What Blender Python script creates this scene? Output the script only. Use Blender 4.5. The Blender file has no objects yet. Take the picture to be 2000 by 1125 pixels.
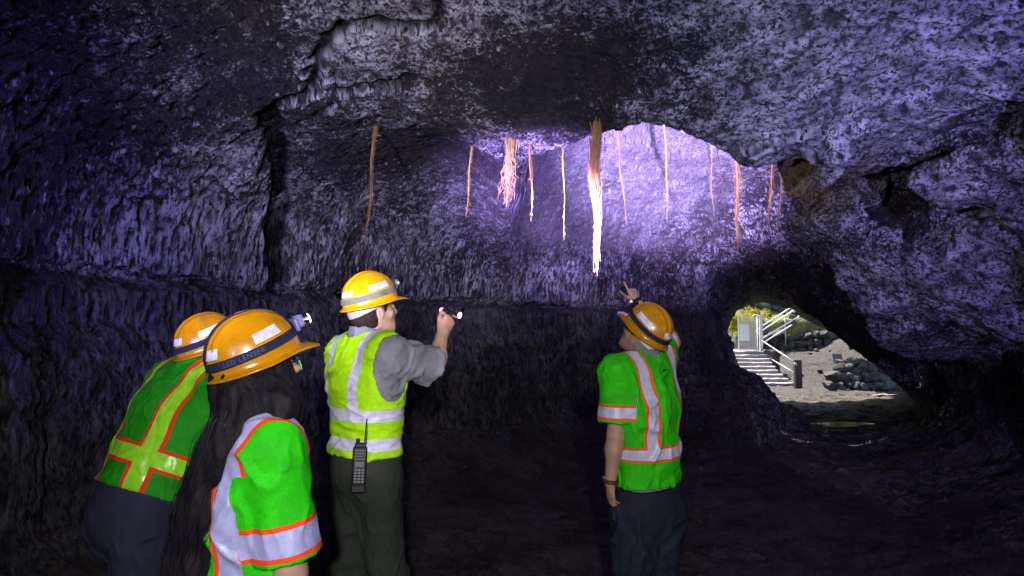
import bpy, math, random
import numpy as np
from mathutils import Vector, Matrix
R = math.radians
C = bpy.context.scene.collection
rng = random.Random(7)

# ------------------------------------------------------------------ camera model
CAM_Z, PITCH, FPX = 1.65, R(3.76), 1333.0
def P(px, py, Y):
    """a point seen at (px, py) of the 2000 x 1125 photograph, Y metres ahead"""
    u = (px - 1000) / FPX; v = (562.5 - py) / FPX
    dy = math.cos(PITCH) - math.sin(PITCH) * v
    dz = math.sin(PITCH) + math.cos(PITCH) * v
    t = Y / dy
    return np.array((u * t, Y, CAM_Z + dz * t))

# ------------------------------------------------------------------ numpy noise
_prm = np.random.RandomState(3).permutation(1024).astype(np.int32)
_grd = np.random.RandomState(5).normal(size=(1024, 3)).astype(np.float32)
_grd /= np.linalg.norm(_grd, axis=1)[:, None]
def noise(p):
    p = np.asarray(p, np.float32)
    i = np.floor(p).astype(np.int32); f = p - i
    w = f * f * f * (f * (f * 6 - 15) + 10)
    out = np.zeros(len(p), np.float32)
    for dx in (0, 1):
        hx = _prm[(i[:, 0] + dx) & 1023]
        wx = w[:, 0] if dx else 1 - w[:, 0]
        for dy in (0, 1):
            hy = _prm[(hx + i[:, 1] + dy) & 1023]
            wy = wx * (w[:, 1] if dy else 1 - w[:, 1])
            for dz in (0, 1):
                g = _grd[_prm[(hy + i[:, 2] + dz) & 1023]]
                d = g[:, 0] * (f[:, 0] - dx) + g[:, 1] * (f[:, 1] - dy) + g[:, 2] * (f[:, 2] - dz)
                out += d * wy * (w[:, 2] if dz else 1 - w[:, 2])
    return out * 1.6
def fbm(p, octs=4, gain=.5, lac=2.03):
    a, s, o = 1., 1., 0
    p = np.asarray(p, np.float32)
    for k in range(octs):
        o = o + a * noise(p * s + 17.3 * k); a *= gain; s *= lac
    return o
def sstep(a, b, x):
    t = np.clip((x - a) / (b - a), 0, 1)
    return t * t * (3 - 2 * t)
def smin(a, b, k):
    h = np.clip(.5 + .5 * (b - a) / k, 0, 1)
    return b + (a - b) * h - k * h * (1 - h)
def smax(a, b, k): return -smin(-a, -b, k)

# ------------------------------------------------------------------ isosurface of a sampled field (surface nets)
def surface_nets(F, org, h):
    """quads round the zero set of F (negative inside); normals point to positive"""
    S = F < 0
    nx, ny, nz = F.shape
    cnt = np.zeros((nx - 1, ny - 1, nz - 1), np.uint8)
    for dx in (0, 1):
        for dy in (0, 1):
            for dz in (0, 1):
                cnt += S[dx:nx - 1 + dx, dy:ny - 1 + dy, dz:nz - 1 + dz]
    act = (cnt > 0) & (cnt < 8)
    ci = np.argwhere(act)
    idx = np.full(act.shape, -1, np.int32)
    idx[act] = np.arange(len(ci), dtype=np.int32)
    acc = np.zeros((len(ci), 3)); num = np.zeros(len(ci))
    corners = [(0,0,0),(1,0,0),(0,1,0),(1,1,0),(0,0,1),(1,0,1),(0,1,1),(1,1,1)]
    vals = [F[ci[:, 0] + c[0], ci[:, 1] + c[1], ci[:, 2] + c[2]] for c in corners]
    for a in range(8):
        for b in range(a + 1, 8):
            ca, cb = np.array(corners[a]), np.array(corners[b])
            if np.abs(ca - cb).sum() != 1: continue
            m = (vals[a] < 0) != (vals[b] < 0)
            t = vals[a][m] / (vals[a][m] - vals[b][m])
            acc[m] += ca + t[:, None] * (cb - ca); num[m] += 1
    V = (ci + acc / num[:, None]) * h + np.asarray(org)
    Q = []
    for ax in range(3):
        sl0 = [slice(None)] * 3; sl1 = [slice(None)] * 3
        sl0[ax] = slice(0, -1); sl1[ax] = slice(1, None)
        s0, s1 = S[tuple(sl0)], S[tuple(sl1)]
        e = np.argwhere(s0 != s1)
        o1, o2 = (ax + 1) % 3, (ax + 2) % 3
        lim = [nx - 1, ny - 1, nz - 1]
        ok = (e[:, o1] > 0) & (e[:, o2] > 0) & (e[:, o1] < lim[o1]) & (e[:, o2] < lim[o2])
        e = e[ok]
        ins = s0[e[:, 0], e[:, 1], e[:, 2]]
        def cell(d1, d2):
            q = e.copy(); q[:, o1] += d1; q[:, o2] += d2
            return idx[q[:, 0], q[:, 1], q[:, 2]]
        q = np.stack([cell(-1, -1), cell(0, -1), cell(0, 0), cell(-1, 0)], 1)
        q[~ins] = q[~ins][:, ::-1]
        Q.append(q)
    Q = np.concatenate(Q)
    return V, Q[(Q >= 0).all(1)]

def vnormals(V, Q):
    a, b, c, d = (V[Q[:, k]] for k in range(4))
    n = np.cross(c - a, d - b)
    N = np.zeros_like(V)
    for k in range(4): np.add.at(N, Q[:, k], n)
    return N / np.maximum(np.linalg.norm(N, axis=1), 1e-12)[:, None]

def relax(V, Q, n=2, f=.5):
    for _ in range(n):
        A = np.zeros_like(V); c = np.zeros(len(V))
        for i in range(4):
            for j in (1, 3):
                np.add.at(A, Q[:, i], V[Q[:, (i + j) % 4]]); np.add.at(c, Q[:, i], 1)
        V = V + f * (A / np.maximum(c, 1)[:, None] - V)
    return V


# ------------------------------------------------------------------ objects
def mesh_np(name, V, F, mat=None, parent=None, smooth=True, attrs=None, mats=None, midx=None, normals=None):
    me = bpy.data.meshes.new(name)
    V = np.asarray(V, np.float32); F = np.asarray(F, np.int32)
    k = F.shape[1]
    me.vertices.add(len(V)); me.vertices.foreach_set('co', V.ravel())
    me.loops.add(F.size); me.loops.foreach_set('vertex_index', F.ravel())
    me.polygons.add(len(F)); me.polygons.foreach_set('loop_start', np.arange(0, F.size, k, dtype=np.int32))
    me.polygons.foreach_set('use_smooth', np.full(len(F), smooth))
    for m in (mats or ([mat] if mat else [])): me.materials.append(m)
    if midx is not None: me.polygons.foreach_set('material_index', np.asarray(midx, np.int32))
    me.update(calc_edges=True); me.validate()
    for an, av in (attrs or {}).items():
        av = np.asarray(av, np.float32)
        if av.ndim == 2:
            a = me.attributes.new(an, 'FLOAT_VECTOR', 'POINT'); a.data.foreach_set('vector', av.ravel())
        else:
            a = me.attributes.new(an, 'FLOAT', 'POINT'); a.data.foreach_set('value', av)
    if normals is not None: me.normals_split_custom_set_from_vertices(np.asarray(normals, np.float32))
    return link(name, me, parent)
def link(name, me, parent=None):
    o = bpy.data.objects.new(name, me); C.objects.link(o)
    if parent is not None:
        o.parent = parent
        o.matrix_parent_inverse = Matrix.Translation(parent.location).inverted()   # vertices stay in world metres
    return o
def empty(name, loc):
    o = bpy.data.objects.new(name, None); C.objects.link(o); o.location = Vector([float(v) for v in loc]); o.empty_display_size = .1
    return o
def tag(o, label=None, cat=None, group=None, kind=None):
    if label: o['label'] = label
    if cat: o['category'] = cat
    if group: o['group'] = group
    if kind: o['kind'] = kind
    return o

def V3(*a): return np.array(a, float)
def unit(v): v = np.asarray(v, float); return v / np.linalg.norm(v)
def lerp(a, b, t): return a + (b - a) * t
class MB:
    """collects polygons for one mesh"""
    def __init__(s): s.v = []; s.f = []; s.m = []; s.mi = 0
    def add(s, V, F):
        b = len(s.v); s.v += [tuple(map(float, p)) for p in V]
        s.f += [tuple(i + b for i in f) for f in F]; s.m += [s.mi] * len(F)
    def box(s, c, d, M=None, bev=0.0):
        x, y, z = (k / 2 for k in d)
        b = min(bev, x * .9, y * .9, z * .9)
        if b <= 0:
            V = [(i * x, j * y, k * z) for i in (-1, 1) for j in (-1, 1) for k in (-1, 1)]
            F = [(0,1,3,2),(4,6,7,5),(0,4,5,1),(2,3,7,6),(0,2,6,4),(1,5,7,3)]
        else:
            V = []
            for i in (-1, 1):
                for j in (-1, 1):
                    for k in (-1, 1):
                        V += [(i*x, j*(y-b), k*(z-b)), (i*(x-b), j*y, k*(z-b)), (i*(x-b), j*(y-b), k*z)]
            I = lambda i, j, k, a: ((i * 2 + j) * 2 + k) * 3 + a
            F = []
            for s_ in (0, 1):
                F.append((I(s_,0,0,0), I(s_,1,0,0), I(s_,1,1,0), I(s_,0,1,0))[::1 if s_ else -1])
                F.append((I(0,s_,0,1), I(0,s_,1,1), I(1,s_,1,1), I(1,s_,0,1))[::1 if s_ else -1])
                F.append((I(0,0,s_,2), I(1,0,s_,2), I(1,1,s_,2), I(0,1,s_,2))[::1 if s_ else -1])
            for p in (0, 1):
                for q in (0, 1):
                    F.append((I(0,p,q,1), I(0,p,q,2), I(1,p,q,2), I(1,p,q,1))[::1 if p != q else -1])
                    F.append((I(p,0,q,0), I(p,0,q,2), I(p,1,q,2), I(p,1,q,0))[::-1 if p != q else 1])
                    F.append((I(p,q,0,0), I(p,q,0,1), I(p,q,1,1), I(p,q,1,0))[::1 if p != q else -1])
                    for r in (0, 1):
                        F.append((I(p,q,r,0), I(p,q,r,1), I(p,q,r,2))[::1 if (p + q + r) % 2 else -1])
        V = [Vector(v) for v in V]
        if M is not None: V = [M @ v for v in V]
        s.add([v + Vector(c) for v in V], F)
    def tube(s, pts, rad, n=8, caps=True):
        pts = [Vector(p) for p in pts]
        rad = list(rad) if hasattr(rad, '__len__') else [rad] * len(pts)
        V = []; ref = None
        for i, p in enumerate(pts):
            t = (pts[min(i + 1, len(pts) - 1)] - pts[max(i - 1, 0)]).normalized()
            if ref is None: ref = Vector((0, 0, 1)) if abs(t.z) < .9 else Vector((1, 0, 0))
            a = (ref - t * ref.dot(t)).normalized(); ref = a; b = t.cross(a)
            for k in range(n):
                w = 2 * math.pi * k / n
                V.append(p + (a * math.cos(w) + b * math.sin(w)) * rad[i])
        F = [(i*n+k, i*n+(k+1) % n, (i+1)*n+(k+1) % n, (i+1)*n+k) for i in range(len(pts) - 1) for k in range(n)]
        if caps: F += [tuple(range(n))[::-1], tuple(range((len(pts)-1)*n, len(pts)*n))]
        s.add(V, F)
    def build(s, name, mats, parent=None, smooth=False):
        me = bpy.data.meshes.new(name); me.from_pydata(s.v, [], s.f)
        for m in (mats if isinstance(mats, (list, tuple)) else [mats]): me.materials.append(m)
        me.polygons.foreach_set('material_index', s.m)
        me.polygons.foreach_set('use_smooth', [smooth] * len(s.f)); me.validate(); me.update()
        return link(name, me, parent)

# ------------------------------------------------------------------ material helpers
class NT:
    def __init__(s, name):
        s.m = bpy.data.materials.new(name); s.m.use_nodes = True
        s.t = s.m.node_tree; s.t.nodes.clear()
        s.out = s.n('ShaderNodeOutputMaterial'); s.b = s.n('ShaderNodeBsdfPrincipled')
        s.t.links.new(s.b.outputs[0], s.out.inputs[0])
    def n(s, typ, **kw):
        nd = s.t.nodes.new(typ)
        for k, v in kw.items(): setattr(nd, k, v)
        return nd
    def put(s, sock, v):
        if hasattr(v, 'is_output'): s.t.links.new(v, sock)
        elif v is not None:
            if sock.type == 'RGBA' and len(v) == 3: v = (*v, 1)
            sock.default_value = v
    def bs(s, **kw):
        for k, v in kw.items(): s.put(s.b.inputs[k.replace('_', ' ')], v)
    def math(s, op, a, b=None, clamp=False):
        nd = s.n('ShaderNodeMath', operation=op, use_clamp=clamp); s.put(nd.inputs[0], a)
        if b is not None: s.put(nd.inputs[1], b)
        return nd.outputs[0]
    def mix(s, f, a, b):
        nd = s.n('ShaderNodeMix', data_type='RGBA'); s.put(nd.inputs[0], f); s.put(nd.inputs[6], a); s.put(nd.inputs[7], b)
        return nd.outputs[2]
    def ramp(s, v, a, b, lo=0., hi=1., smooth=True):
        nd = s.n('ShaderNodeMapRange', interpolation_type='SMOOTHSTEP' if smooth else 'LINEAR')
        s.put(nd.inputs[0], v)
        for k, x in zip((1, 2, 3, 4), (a, b, lo, hi)): nd.inputs[k].default_value = x
        return nd.outputs[0]
    def pos(s, scale=(1, 1, 1), rot=(0, 0, 0)):
        g = s.n('ShaderNodeNewGeometry'); mp = s.n('ShaderNodeMapping')
        mp.inputs[3].default_value = scale; mp.inputs[2].default_value = rot
        s.t.links.new(g.outputs['Position'], mp.inputs[0]); return mp.outputs[0]
    def attr(s, name, out='Fac'):
        return s.n('ShaderNodeAttribute', attribute_name=name).outputs[out]
    def noise(s, vec, scale, detail=3, rough=.55, dist=0.):
        nd = s.n('ShaderNodeTexNoise'); s.put(nd.inputs['Vector'], vec)
        for k, v in (('Scale', scale), ('Detail', detail), ('Roughness', rough), ('Distortion', dist)): nd.inputs[k].default_value = v
        return nd.outputs[0]
    def vor(s, vec, scale, feature='F1', rand=1.):
        nd = s.n('ShaderNodeTexVoronoi', feature=feature); s.put(nd.inputs['Vector'], vec)
        nd.inputs['Scale'].default_value = scale; nd.inputs['Randomness'].default_value = rand
        return nd
    def bump(s, h, strength=.5, dist=.02, nrm=None):
        nd = s.n('ShaderNodeBump'); nd.inputs['Strength'].default_value = strength; nd.inputs['Distance'].default_value = dist
        s.put(nd.inputs['Height'], h)
        if nrm is not None: s.put(nd.inputs['Normal'], nrm)
        return nd.outputs[0]
def simple(name, col, rough=.6, metal=0., bump=None, var=0., spec=.5):
    t = NT(name); c = col
    if var:
        nz = t.noise(t.pos(), 25 if bump is None else bump[0], 4)
        c = t.mix(t.ramp(nz, .3, .7), [k * (1 - var) for k in col], [min(1, k * (1 + var)) for k in col])
    t.bs(Base_Color=c, Roughness=rough, Metallic=metal, Specular_IOR_Level=spec)
    if bump: t.bs(Normal=t.bump(t.noise(t.pos(), bump[0], 4), bump[1], bump[2]))
    return t.m
# ================================================================== THE CAVE
def smooth_poly(pts, n=6):
    pts = np.asarray(pts, float); out = []
    for i in range(len(pts) - 1):
        p0, p1, p2, p3 = pts[max(i-1, 0)], pts[i], pts[i+1], pts[min(i+2, len(pts)-1)]
        for k in range(n):
            t = k / n
            out.append(.5 * ((2*p1) + (-p0+p2)*t + (2*p0-5*p1+4*p2-p3)*t*t + (-p0+3*p1-3*p2+p3)*t**3))
    out.append(pts[-1]); return np.array(out)
def seg_dist(X, Y, poly):
    d = np.full(X.shape, 1e9, np.float32)
    for a, b in zip(poly[:-1], poly[1:]):
        ab = b - a; L = max(float(ab @ ab), 1e-9)
        t = np.clip(((X - a[0]) * ab[0] + (Y - a[1]) * ab[1]) / L, 0, 1)
        d = np.minimum(d, np.hypot(X - a[0] - t * ab[0], Y - a[1] - t * ab[1]))
    return d
def poly_sd(X, Y, poly):
    """signed distance to a closed polygon, negative inside"""
    poly = np.vstack([poly, poly[:1]]); ins = np.zeros(X.shape, bool)
    for a, b in zip(poly[:-1], poly[1:]):
        if a[1] == b[1]: continue
        c = ((a[1] > Y) != (b[1] > Y)) & (X < (b[0] - a[0]) * (Y - a[1]) / (b[1] - a[1]) + a[0])
        ins ^= c
    d = seg_dist(X, Y, poly)
    return np.where(ins, -d, d)

LEFT = smooth_poly([(-2.6,-3),(-2.75,1),(-2.85,3.8),(-2.45,5.4),(-1.5,7.4),(0.0,9.2),(1.5,10.2),(2.7,10.5),(3.2,11.0),(3.85,12.5),(4.65,15),(5.55,18),(5.9,19.5)])
RIGHT = smooth_poly([(3.7,-3),(3.8,1),(4.1,4.5),(4.9,6.5),(6.0,9.2),(7.6,12.5),(8.9,15.2),(10.35,18),(11.9,19.5)])
LIP = smooth_poly([(-3.6,8.6),(-2.2,7.6),(-1.2,6.9),(-.46,6.1),(0,5.55),(.39,5.19),(.77,4.88),(.89,4.77),(1.1,4.82),(1.56,5.19),(2.07,5.74),(2.67,6.35),(3.2,6.8),(3.7,7.1),(4.6,8.0),(5.6,9.6),(7.5,11.5)], 5)

def cave_maps(X, Y):
    plan = poly_sd(X, Y, np.vstack([LEFT, RIGHT[::-1]]))
    p3 = np.stack([X.ravel(), Y.ravel(), np.zeros(X.size)], 1)
    n1 = fbm(p3 * .35, 3).reshape(X.shape); n2 = fbm(p3 * .9 + 40, 4).reshape(X.shape)
    n3 = fbm(p3 * 2.2 + 80, 4).reshape(X.shape)
    yl = np.clip(Y, 9.0, 19.4); xl = np.interp(yl, LEFT[:, 1], LEFT[:, 0]); xr = np.interp(yl, RIGHT[:, 1], RIGHT[:, 0])
    t = np.clip((X - xl) / (xr - xl), 0, 1)
    near = poly_sd(X, Y, np.vstack([LIP, [(9, 11), (9, -5), (-6, -5), (-6, 9)]]))      # <0 under the near slab
    cn = 3.30 + .05 * n1 + .05 * n2 + .03 * n3 - .20 * np.clip(Y - 4.45, 0, 3.2) * sstep(-.7, .2, X) + .05 * np.clip(Y - 4.45, 0, 4) * sstep(.2, -.7, X) + .42 * np.clip(4.45 - Y, -.2, 2.6) * sstep(-2.6, -1.2, X)
    cleft = cn
    drop = sstep(2.3, 4.0, X) * sstep(4.6, 6.9, Y)
    tr = drop * 1.15 + .12 * n2 * (drop > .02)
    st = .24; k = np.floor(tr / st); fr = tr / st - k
    tr = st * (k + sstep(.25, .75, fr))                                                # broken, stepped blocks
    cn = cn - tr
    dome = 3.33 + 1.35 * np.exp(-((X - 1.7) / 2.1) ** 2 - ((Y - 8.0) / 2.1) ** 2) + .08 * n2 + .03 * n3
    ct = np.interp(t, [0, .06, .2, .4, .6, .8, 1], [1.75, 2.25, 2.5, 2.25, 1.68, 1.0, .25]) + .06 * n2
    ct = ct + .25 * sstep(13.5, 10.5, Y)
    q = Y + .8 * (X - 3.6)
    far = dome + (np.minimum(ct, dome) - dome) * sstep(9.0, 11.0, q)
    far = cleft + (far - cleft) * sstep(-.15, .4, X)
    ceil = cn + (far - cn) * sstep(-.06, .10, near)
    wl = seg_dist(X, Y, LEFT)
    floor = .05 * n1 + .05 * n2 + .03 * n3 + .45 * np.exp(-(wl / .9) ** 2) * sstep(12.5, 10, Y)
    wr = seg_dist(X, Y, RIGHT)
    floor = floor + .35 * np.exp(-(wr / .8) ** 2) * sstep(14, 9, Y)
    floor = floor - .11 * np.exp(-(((X - 6.0) / .85) ** 2 + ((Y - 12.5) / .7) ** 2))
    return plan, ceil, floor, wl, wr, n1, n2, n3

def subdivide(V, Q, sel):
    q = Q[sel]; e = np.stack([q, np.roll(q, -1, 1)], -1).reshape(-1, 2); e = np.sort(e, 1)
    key = e[:, 0].astype(np.int64) * len(V) + e[:, 1]; u, first, inv = np.unique(key, return_index=True, return_inverse=True)
    mid = V[e[first]].mean(1); m = len(V) + inv.reshape(-1, 4); c = len(V) + len(u) + np.arange(len(q))
    nv = np.concatenate([V, mid, V[q].mean(1)])
    nq = np.concatenate([np.stack([q[:, k], m[:, k], c, m[:, (k + 3) % 4]], 1) for k in range(4)])
    return nv, np.concatenate([Q[~sel], nq])
def build_cave():
    h = .04
    x0, x1, y0, y1, z0, z1 = -3.7, 11.8, -3.6, 18.3, -.5, 5.1
    xs = np.arange(x0, x1, h, dtype=np.float32); ys = np.arange(y0, y1, h, dtype=np.float32); zs = np.arange(z0, z1, h, dtype=np.float32)
    X, Y = np.meshgrid(xs, ys, indexing='ij')
    plan, ceil, floor, wl, wr, n1, n2, n3 = cave_maps(X, Y)
    isl = (wl < wr) & (Y < 11.5)
    # left wall: bench line at z ~2.05, foot pushed out, head leaning in
    zz = zs[None, None, :]
    ledge = 2.03 + .02 * n2 + .012 * n3
    dz = zz - ledge[:, :, None]
    lean = .34 * np.clip(dz, 0, 2) ** 2
    foot = .16 * sstep(.02, -.10, dz) + .10 * sstep(-.25, -.6, dz) - .06 * np.exp(-((dz - .02) / .035) ** 2)
    off = (lean + foot) * isl[:, :, None]
    # right wall: leans over, roughly layered
    isr = (wr < wl) & (Y < 12)
    off += (isr[:, :, None]) * (.20 * np.clip(zz - 1.2, 0, 3) ** 2 + .05 * np.sin(zz * 7 + 3 * n1[:, :, None]))
    w = plan[:, :, None] + off + (.10 * n2 + .05 * n3)[:, :, None]
    # wall crack
    cr = np.hypot(X + 2.12, Y - 6.0)
    w -= (.30 * np.exp(-(cr / .07) ** 2))[:, :, None] * sstep(1.7, 2.0, zz)
    k = np.float32(.28) + .5 * sstep(1.9, 2.6, zz)
    F = smax(zz - ceil[:, :, None], floor[:, :, None] - zz, .1)
    F = smax(F, w, k)
    # mound at the foot of the tunnel corner
    for c, r in (((3.2, 10.9, .2), (1.05, 1.1, .95)), ((3.95, 11.8, -.1), (1.0, 1.5, .75)), ((2.3, 10.2, .1), (1.5, .8, .75))):
        e = np.sqrt(((X - c[0]) / r[0]) ** 2 + ((Y - c[1]) / r[1]) ** 2)
        e = (np.sqrt((e ** 2)[:, :, None] + ((zz - c[2]) / r[2]) ** 2) - 1) * min(r) + (.08 * n3)[:, :, None]
        F = smax(F, -e, .2)
    # broken blocks and hollows of the hanging mass on the right
    def local(c, m):
        a = [max(0, int((c[i] - m - o) / h)) for i, o in enumerate((x0, y0, z0))]; b = [int((c[i] + m - o) / h) for i, o in enumerate((x0, y0, z0))]
        sl = tuple(slice(i, j) for i, j in zip(a, b)); g = np.meshgrid(xs[sl[0]] - c[0], ys[sl[1]] - c[1], zs[sl[2]] - c[2], indexing='ij')
        return sl, np.stack(g, -1)
    def block(c, half, rot, rock=True, rnd=.07, k=.05):
        M = np.array(Matrix.Rotation(R(rot[2]), 3, 'Z') @ Matrix.Rotation(R(rot[1]), 3, 'Y') @ Matrix.Rotation(R(rot[0]), 3, 'X'))
        sl, q = local(c, max(half) + .35); p = q @ M
        p = p + .07 * np.stack([fbm(q.reshape(-1, 3) * 3.1 + 11 * i + c[0] * 5, 3).reshape(q.shape[:3]) for i in range(3)], -1)
        e = np.abs(p) - (np.array(half) - rnd)
        d = np.linalg.norm(np.maximum(e, 0), axis=-1) + np.minimum(e.max(-1), 0) - rnd
        F[sl] = smax(F[sl], -d, k) if rock else smin(F[sl], d, .14)
    def hit(px, py, push):
        a = P(px, py, 1.) - V3(0, 0, CAM_Z); a /= np.linalg.norm(a)
        for t in np.arange(1.5, 18, .02):
            q = V3(0, 0, CAM_Z) + a * t; i = np.round((q - V3(x0, y0, z0)) / h).astype(int)
            if (i < 0).any() or (i >= F.shape).any() or F[tuple(i)] > 0: return q + a * push
    block(hit(1500, 335, .12), (.50, .42, .26), (0, 8, -20), False, .12)
    block(hit(1752, 410, .10), (.55, .6, .40), (14, 22, 20), False, .2)
    block(hit(1930, 268, .15), (.42, .5, .20), (0, -12, 25), False, .14)
    block(hit(1800, 350, .05), (.40, .5, .16), (0, -20, 20), False, .12)
    hits = [(hit(*p), hf, rt) for p, hf, rt in (
        ((1560, 285, .03), (.44, .28, .06), (0, -10, -10)), ((1622, 268, -.06), (.085, .14, .20), (0, 6, 15)), ((1645, 312, -.10), (.25, .13, .085), (0, -36, 10)),
        ((1640, 378, -.06), (.34, .28, .12), (0, 5, -10)), ((1640, 452, .0), (.40, .32, .17), (0, 32, 0)), ((1745, 512, -.02), (.42, .34, .12), (0, 28, 0)),
        ((1880, 592, -.0), (.52, .38, .11), (0, 34, 0)), ((1760, 300, .03), (.38, .3, .07), (0, -14, 12)), ((1880, 360, .02), (.3, .3, .10), (0, 20, 30)))]
    for c, hf, rt in hits: block(c, hf, rt)
    V, Q = surface_nets(F, (x0, y0, z0), h)
    Q = Q[:, ::-1]                                   # look at it from the air side
    keep = V[Q].mean(1)[:, 1] < 18.15
    Q = Q[keep]
    V, Q = subdivide(V, Q, (V[Q].mean(1)[:, 1] < 10.2) & (V[Q].mean(1)[:, 1] > 1.0))
    V = relax(V, Q, 1, .5)
    N = vnormals(V, Q)
    # rough the rock: pits on the roof, runs down the walls
    wallness = 1 - np.abs(N[:, 2]); 
    flat = N[:, 2] < -.5
    iso = fbm(V * 3.1, 3) * .022 + fbm(V * 9 + 9, 3) * .012
    ver = fbm(V * np.array([5, 5, .9]) + 5, 4) * .026 + fbm(V * np.array([13, 13, 3.]) + 31, 3) * .012
    lower = sstep(2.0, 1.7, V[:, 2]) * sstep(11.5, 10.5, V[:, 1])
    hor = fbm(V * np.array([1.4, 1.4, 6.]) + 55, 4) * .038
    d = iso + (ver - iso) * sstep(.35, .75, wallness)
    d = d + lower * hor * sstep(.2, .6, wallness)
    # flow bands draped over the hood of the tunnel and in along it
    yl = np.clip(V[:, 1], 9, 19.4); xl = np.interp(yl, LEFT[:, 1], LEFT[:, 0]); xr = np.interp(yl, RIGHT[:, 1], RIGHT[:, 0])
    tt = (V[:, 0] - xl) / (xr - xl); qq = V[:, 1] + .8 * (V[:, 0] - 3.6)
    hm_ = sstep(8.6, 9.6, qq) * sstep(9.0, 9.8, V[:, 1]) * sstep(1.2, 1.9, V[:, 2])
    fl_ = fbm(np.stack([tt * 16 + .5 * V[:, 2], qq * .55, V[:, 2] * .8], 1), 4) * .075
    d = d * (1 - .5 * hm_) + hm_ * fl_
    # pits in the skin of the rock: round on the roof, drawn out downwards on the walls
    wq = V + .02 * np.stack([noise(V * 9 + 50 * i) for i in range(3)], 1).astype(np.float64)
    pr, pw = fbm(wq * 15 + 3, 3, .55), fbm(wq * np.array([23, 23, 4.6]) + 8, 3, .55)
    pn = pr + (pw - pr) * sstep(.35, .7, wallness) * (V[:, 0] < 2.2)
    pit = sstep(.02, .55, pn)
    d = d - .012 * (1 - pit) + .016 * pit
    up = N[:, 2] > .55
    rip = fbm(V * np.array([3, 4.5, 1]) + 3, 4) * .03 + fbm(V * 14 + 3, 3) * .012
    d = np.where(up, .4 * d + rip, d)
    V = V - N * d[:, None] * 1.0
    # joints and cracks: dark lines through world points on the roof and the left wall
    crack_shade = np.zeros(len(V))
    pxv = V[:, 0] / np.maximum(V[:, 1], .3); 
    def on_rock(px, py):
        a = P(px, py, 1.) - V3(0, 0, CAM_Z); a = a / np.linalg.norm(a); q = V - V3(0, 0, CAM_Z); t = q @ a
        off = np.linalg.norm(q - t[:, None] * a, axis=1); m = (off < .07) & (t > 1)
        if not m.any(): return None
        k = np.where(m & (t < t[m].min() + .45))[0]; return V[k[np.argmin(off[k])]]
    for pts, wd, dp in (
        (((852, 20), (848, 62), (800, 56), (740, 52), (668, 50), (640, 78), (612, 112), (610, 160), (596, 186), (552, 205), (525, 222)), .038, .09),
        (((632, 105), (650, 150), (658, 178), (640, 216), (606, 238), (560, 256), (530, 256)), .022, .05),
        (((658, 178), (720, 172), (770, 160), (806, 148)), .03, .06),
        (((806, 148), (880, 165), (930, 190), (1000, 192)), .014, .02),
        (((530, 225), (534, 262), (552, 300), (556, 350), (546, 420), (540, 500), (538, 555)),   .075, .16),
        (((540, 262), (520, 310), (508, 345)), .032, .06),
        (((848, 62), (870, 110), (905, 118), (940, 125), (962, 140)), .016, .03),
        (((1010, 318), (1080, 300), (1130, 280), (1190, 256)), .022, .04),
        (((1290, 250), (1330, 252), (1350, 275)), .014, .02),
        (((1010, 330), (940, 400), (915, 470), (900, 540)), .02, .03)):
        w = [on_rock(*p) for p in pts]; w = [p for p in w if p is not None]
        for a, b in zip(w[:-1], w[1:]):
            ab = b - a; L = float(ab @ ab)
            if L > 1.6: continue
            near = np.where(np.abs(V - (a + b) / 2).max(1) < math.sqrt(L) / 2 + .3)[0]
            q = V[near]; jit = .035 * np.stack([noise(q * 7 + 9 * i) for i in range(3)], 1)
            t = np.clip(((q + jit - a) @ ab) / L, 0, 1); dd = np.linalg.norm(q + jit - a - t[:, None] * ab, axis=1)
            c = np.exp(-(dd / wd) ** 2); crack_shade[near] = np.maximum(crack_shade[near], np.clip(c * dp / .06, 0, 1))
    lz = V[:, 2] - 2.02 + .03 * fbm(V * 2.3 + 60, 3)  # shadow line of the bench put into the colour as a dark line
    crack_shade = np.maximum(crack_shade, .85 * np.exp(-(lz / .028) ** 2) * (V[:, 1] < 10.6) * (wallness > .3) * (V[:, 0] < 3.3 - .0 * V[:, 1]) * (V[:, 0] < V[:, 1] * .34))
    V = V - N * (.07 * crack_shade)[:, None]
    N = vnormals(V, Q)
    return V, Q, N, crack_shade, pit

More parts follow.
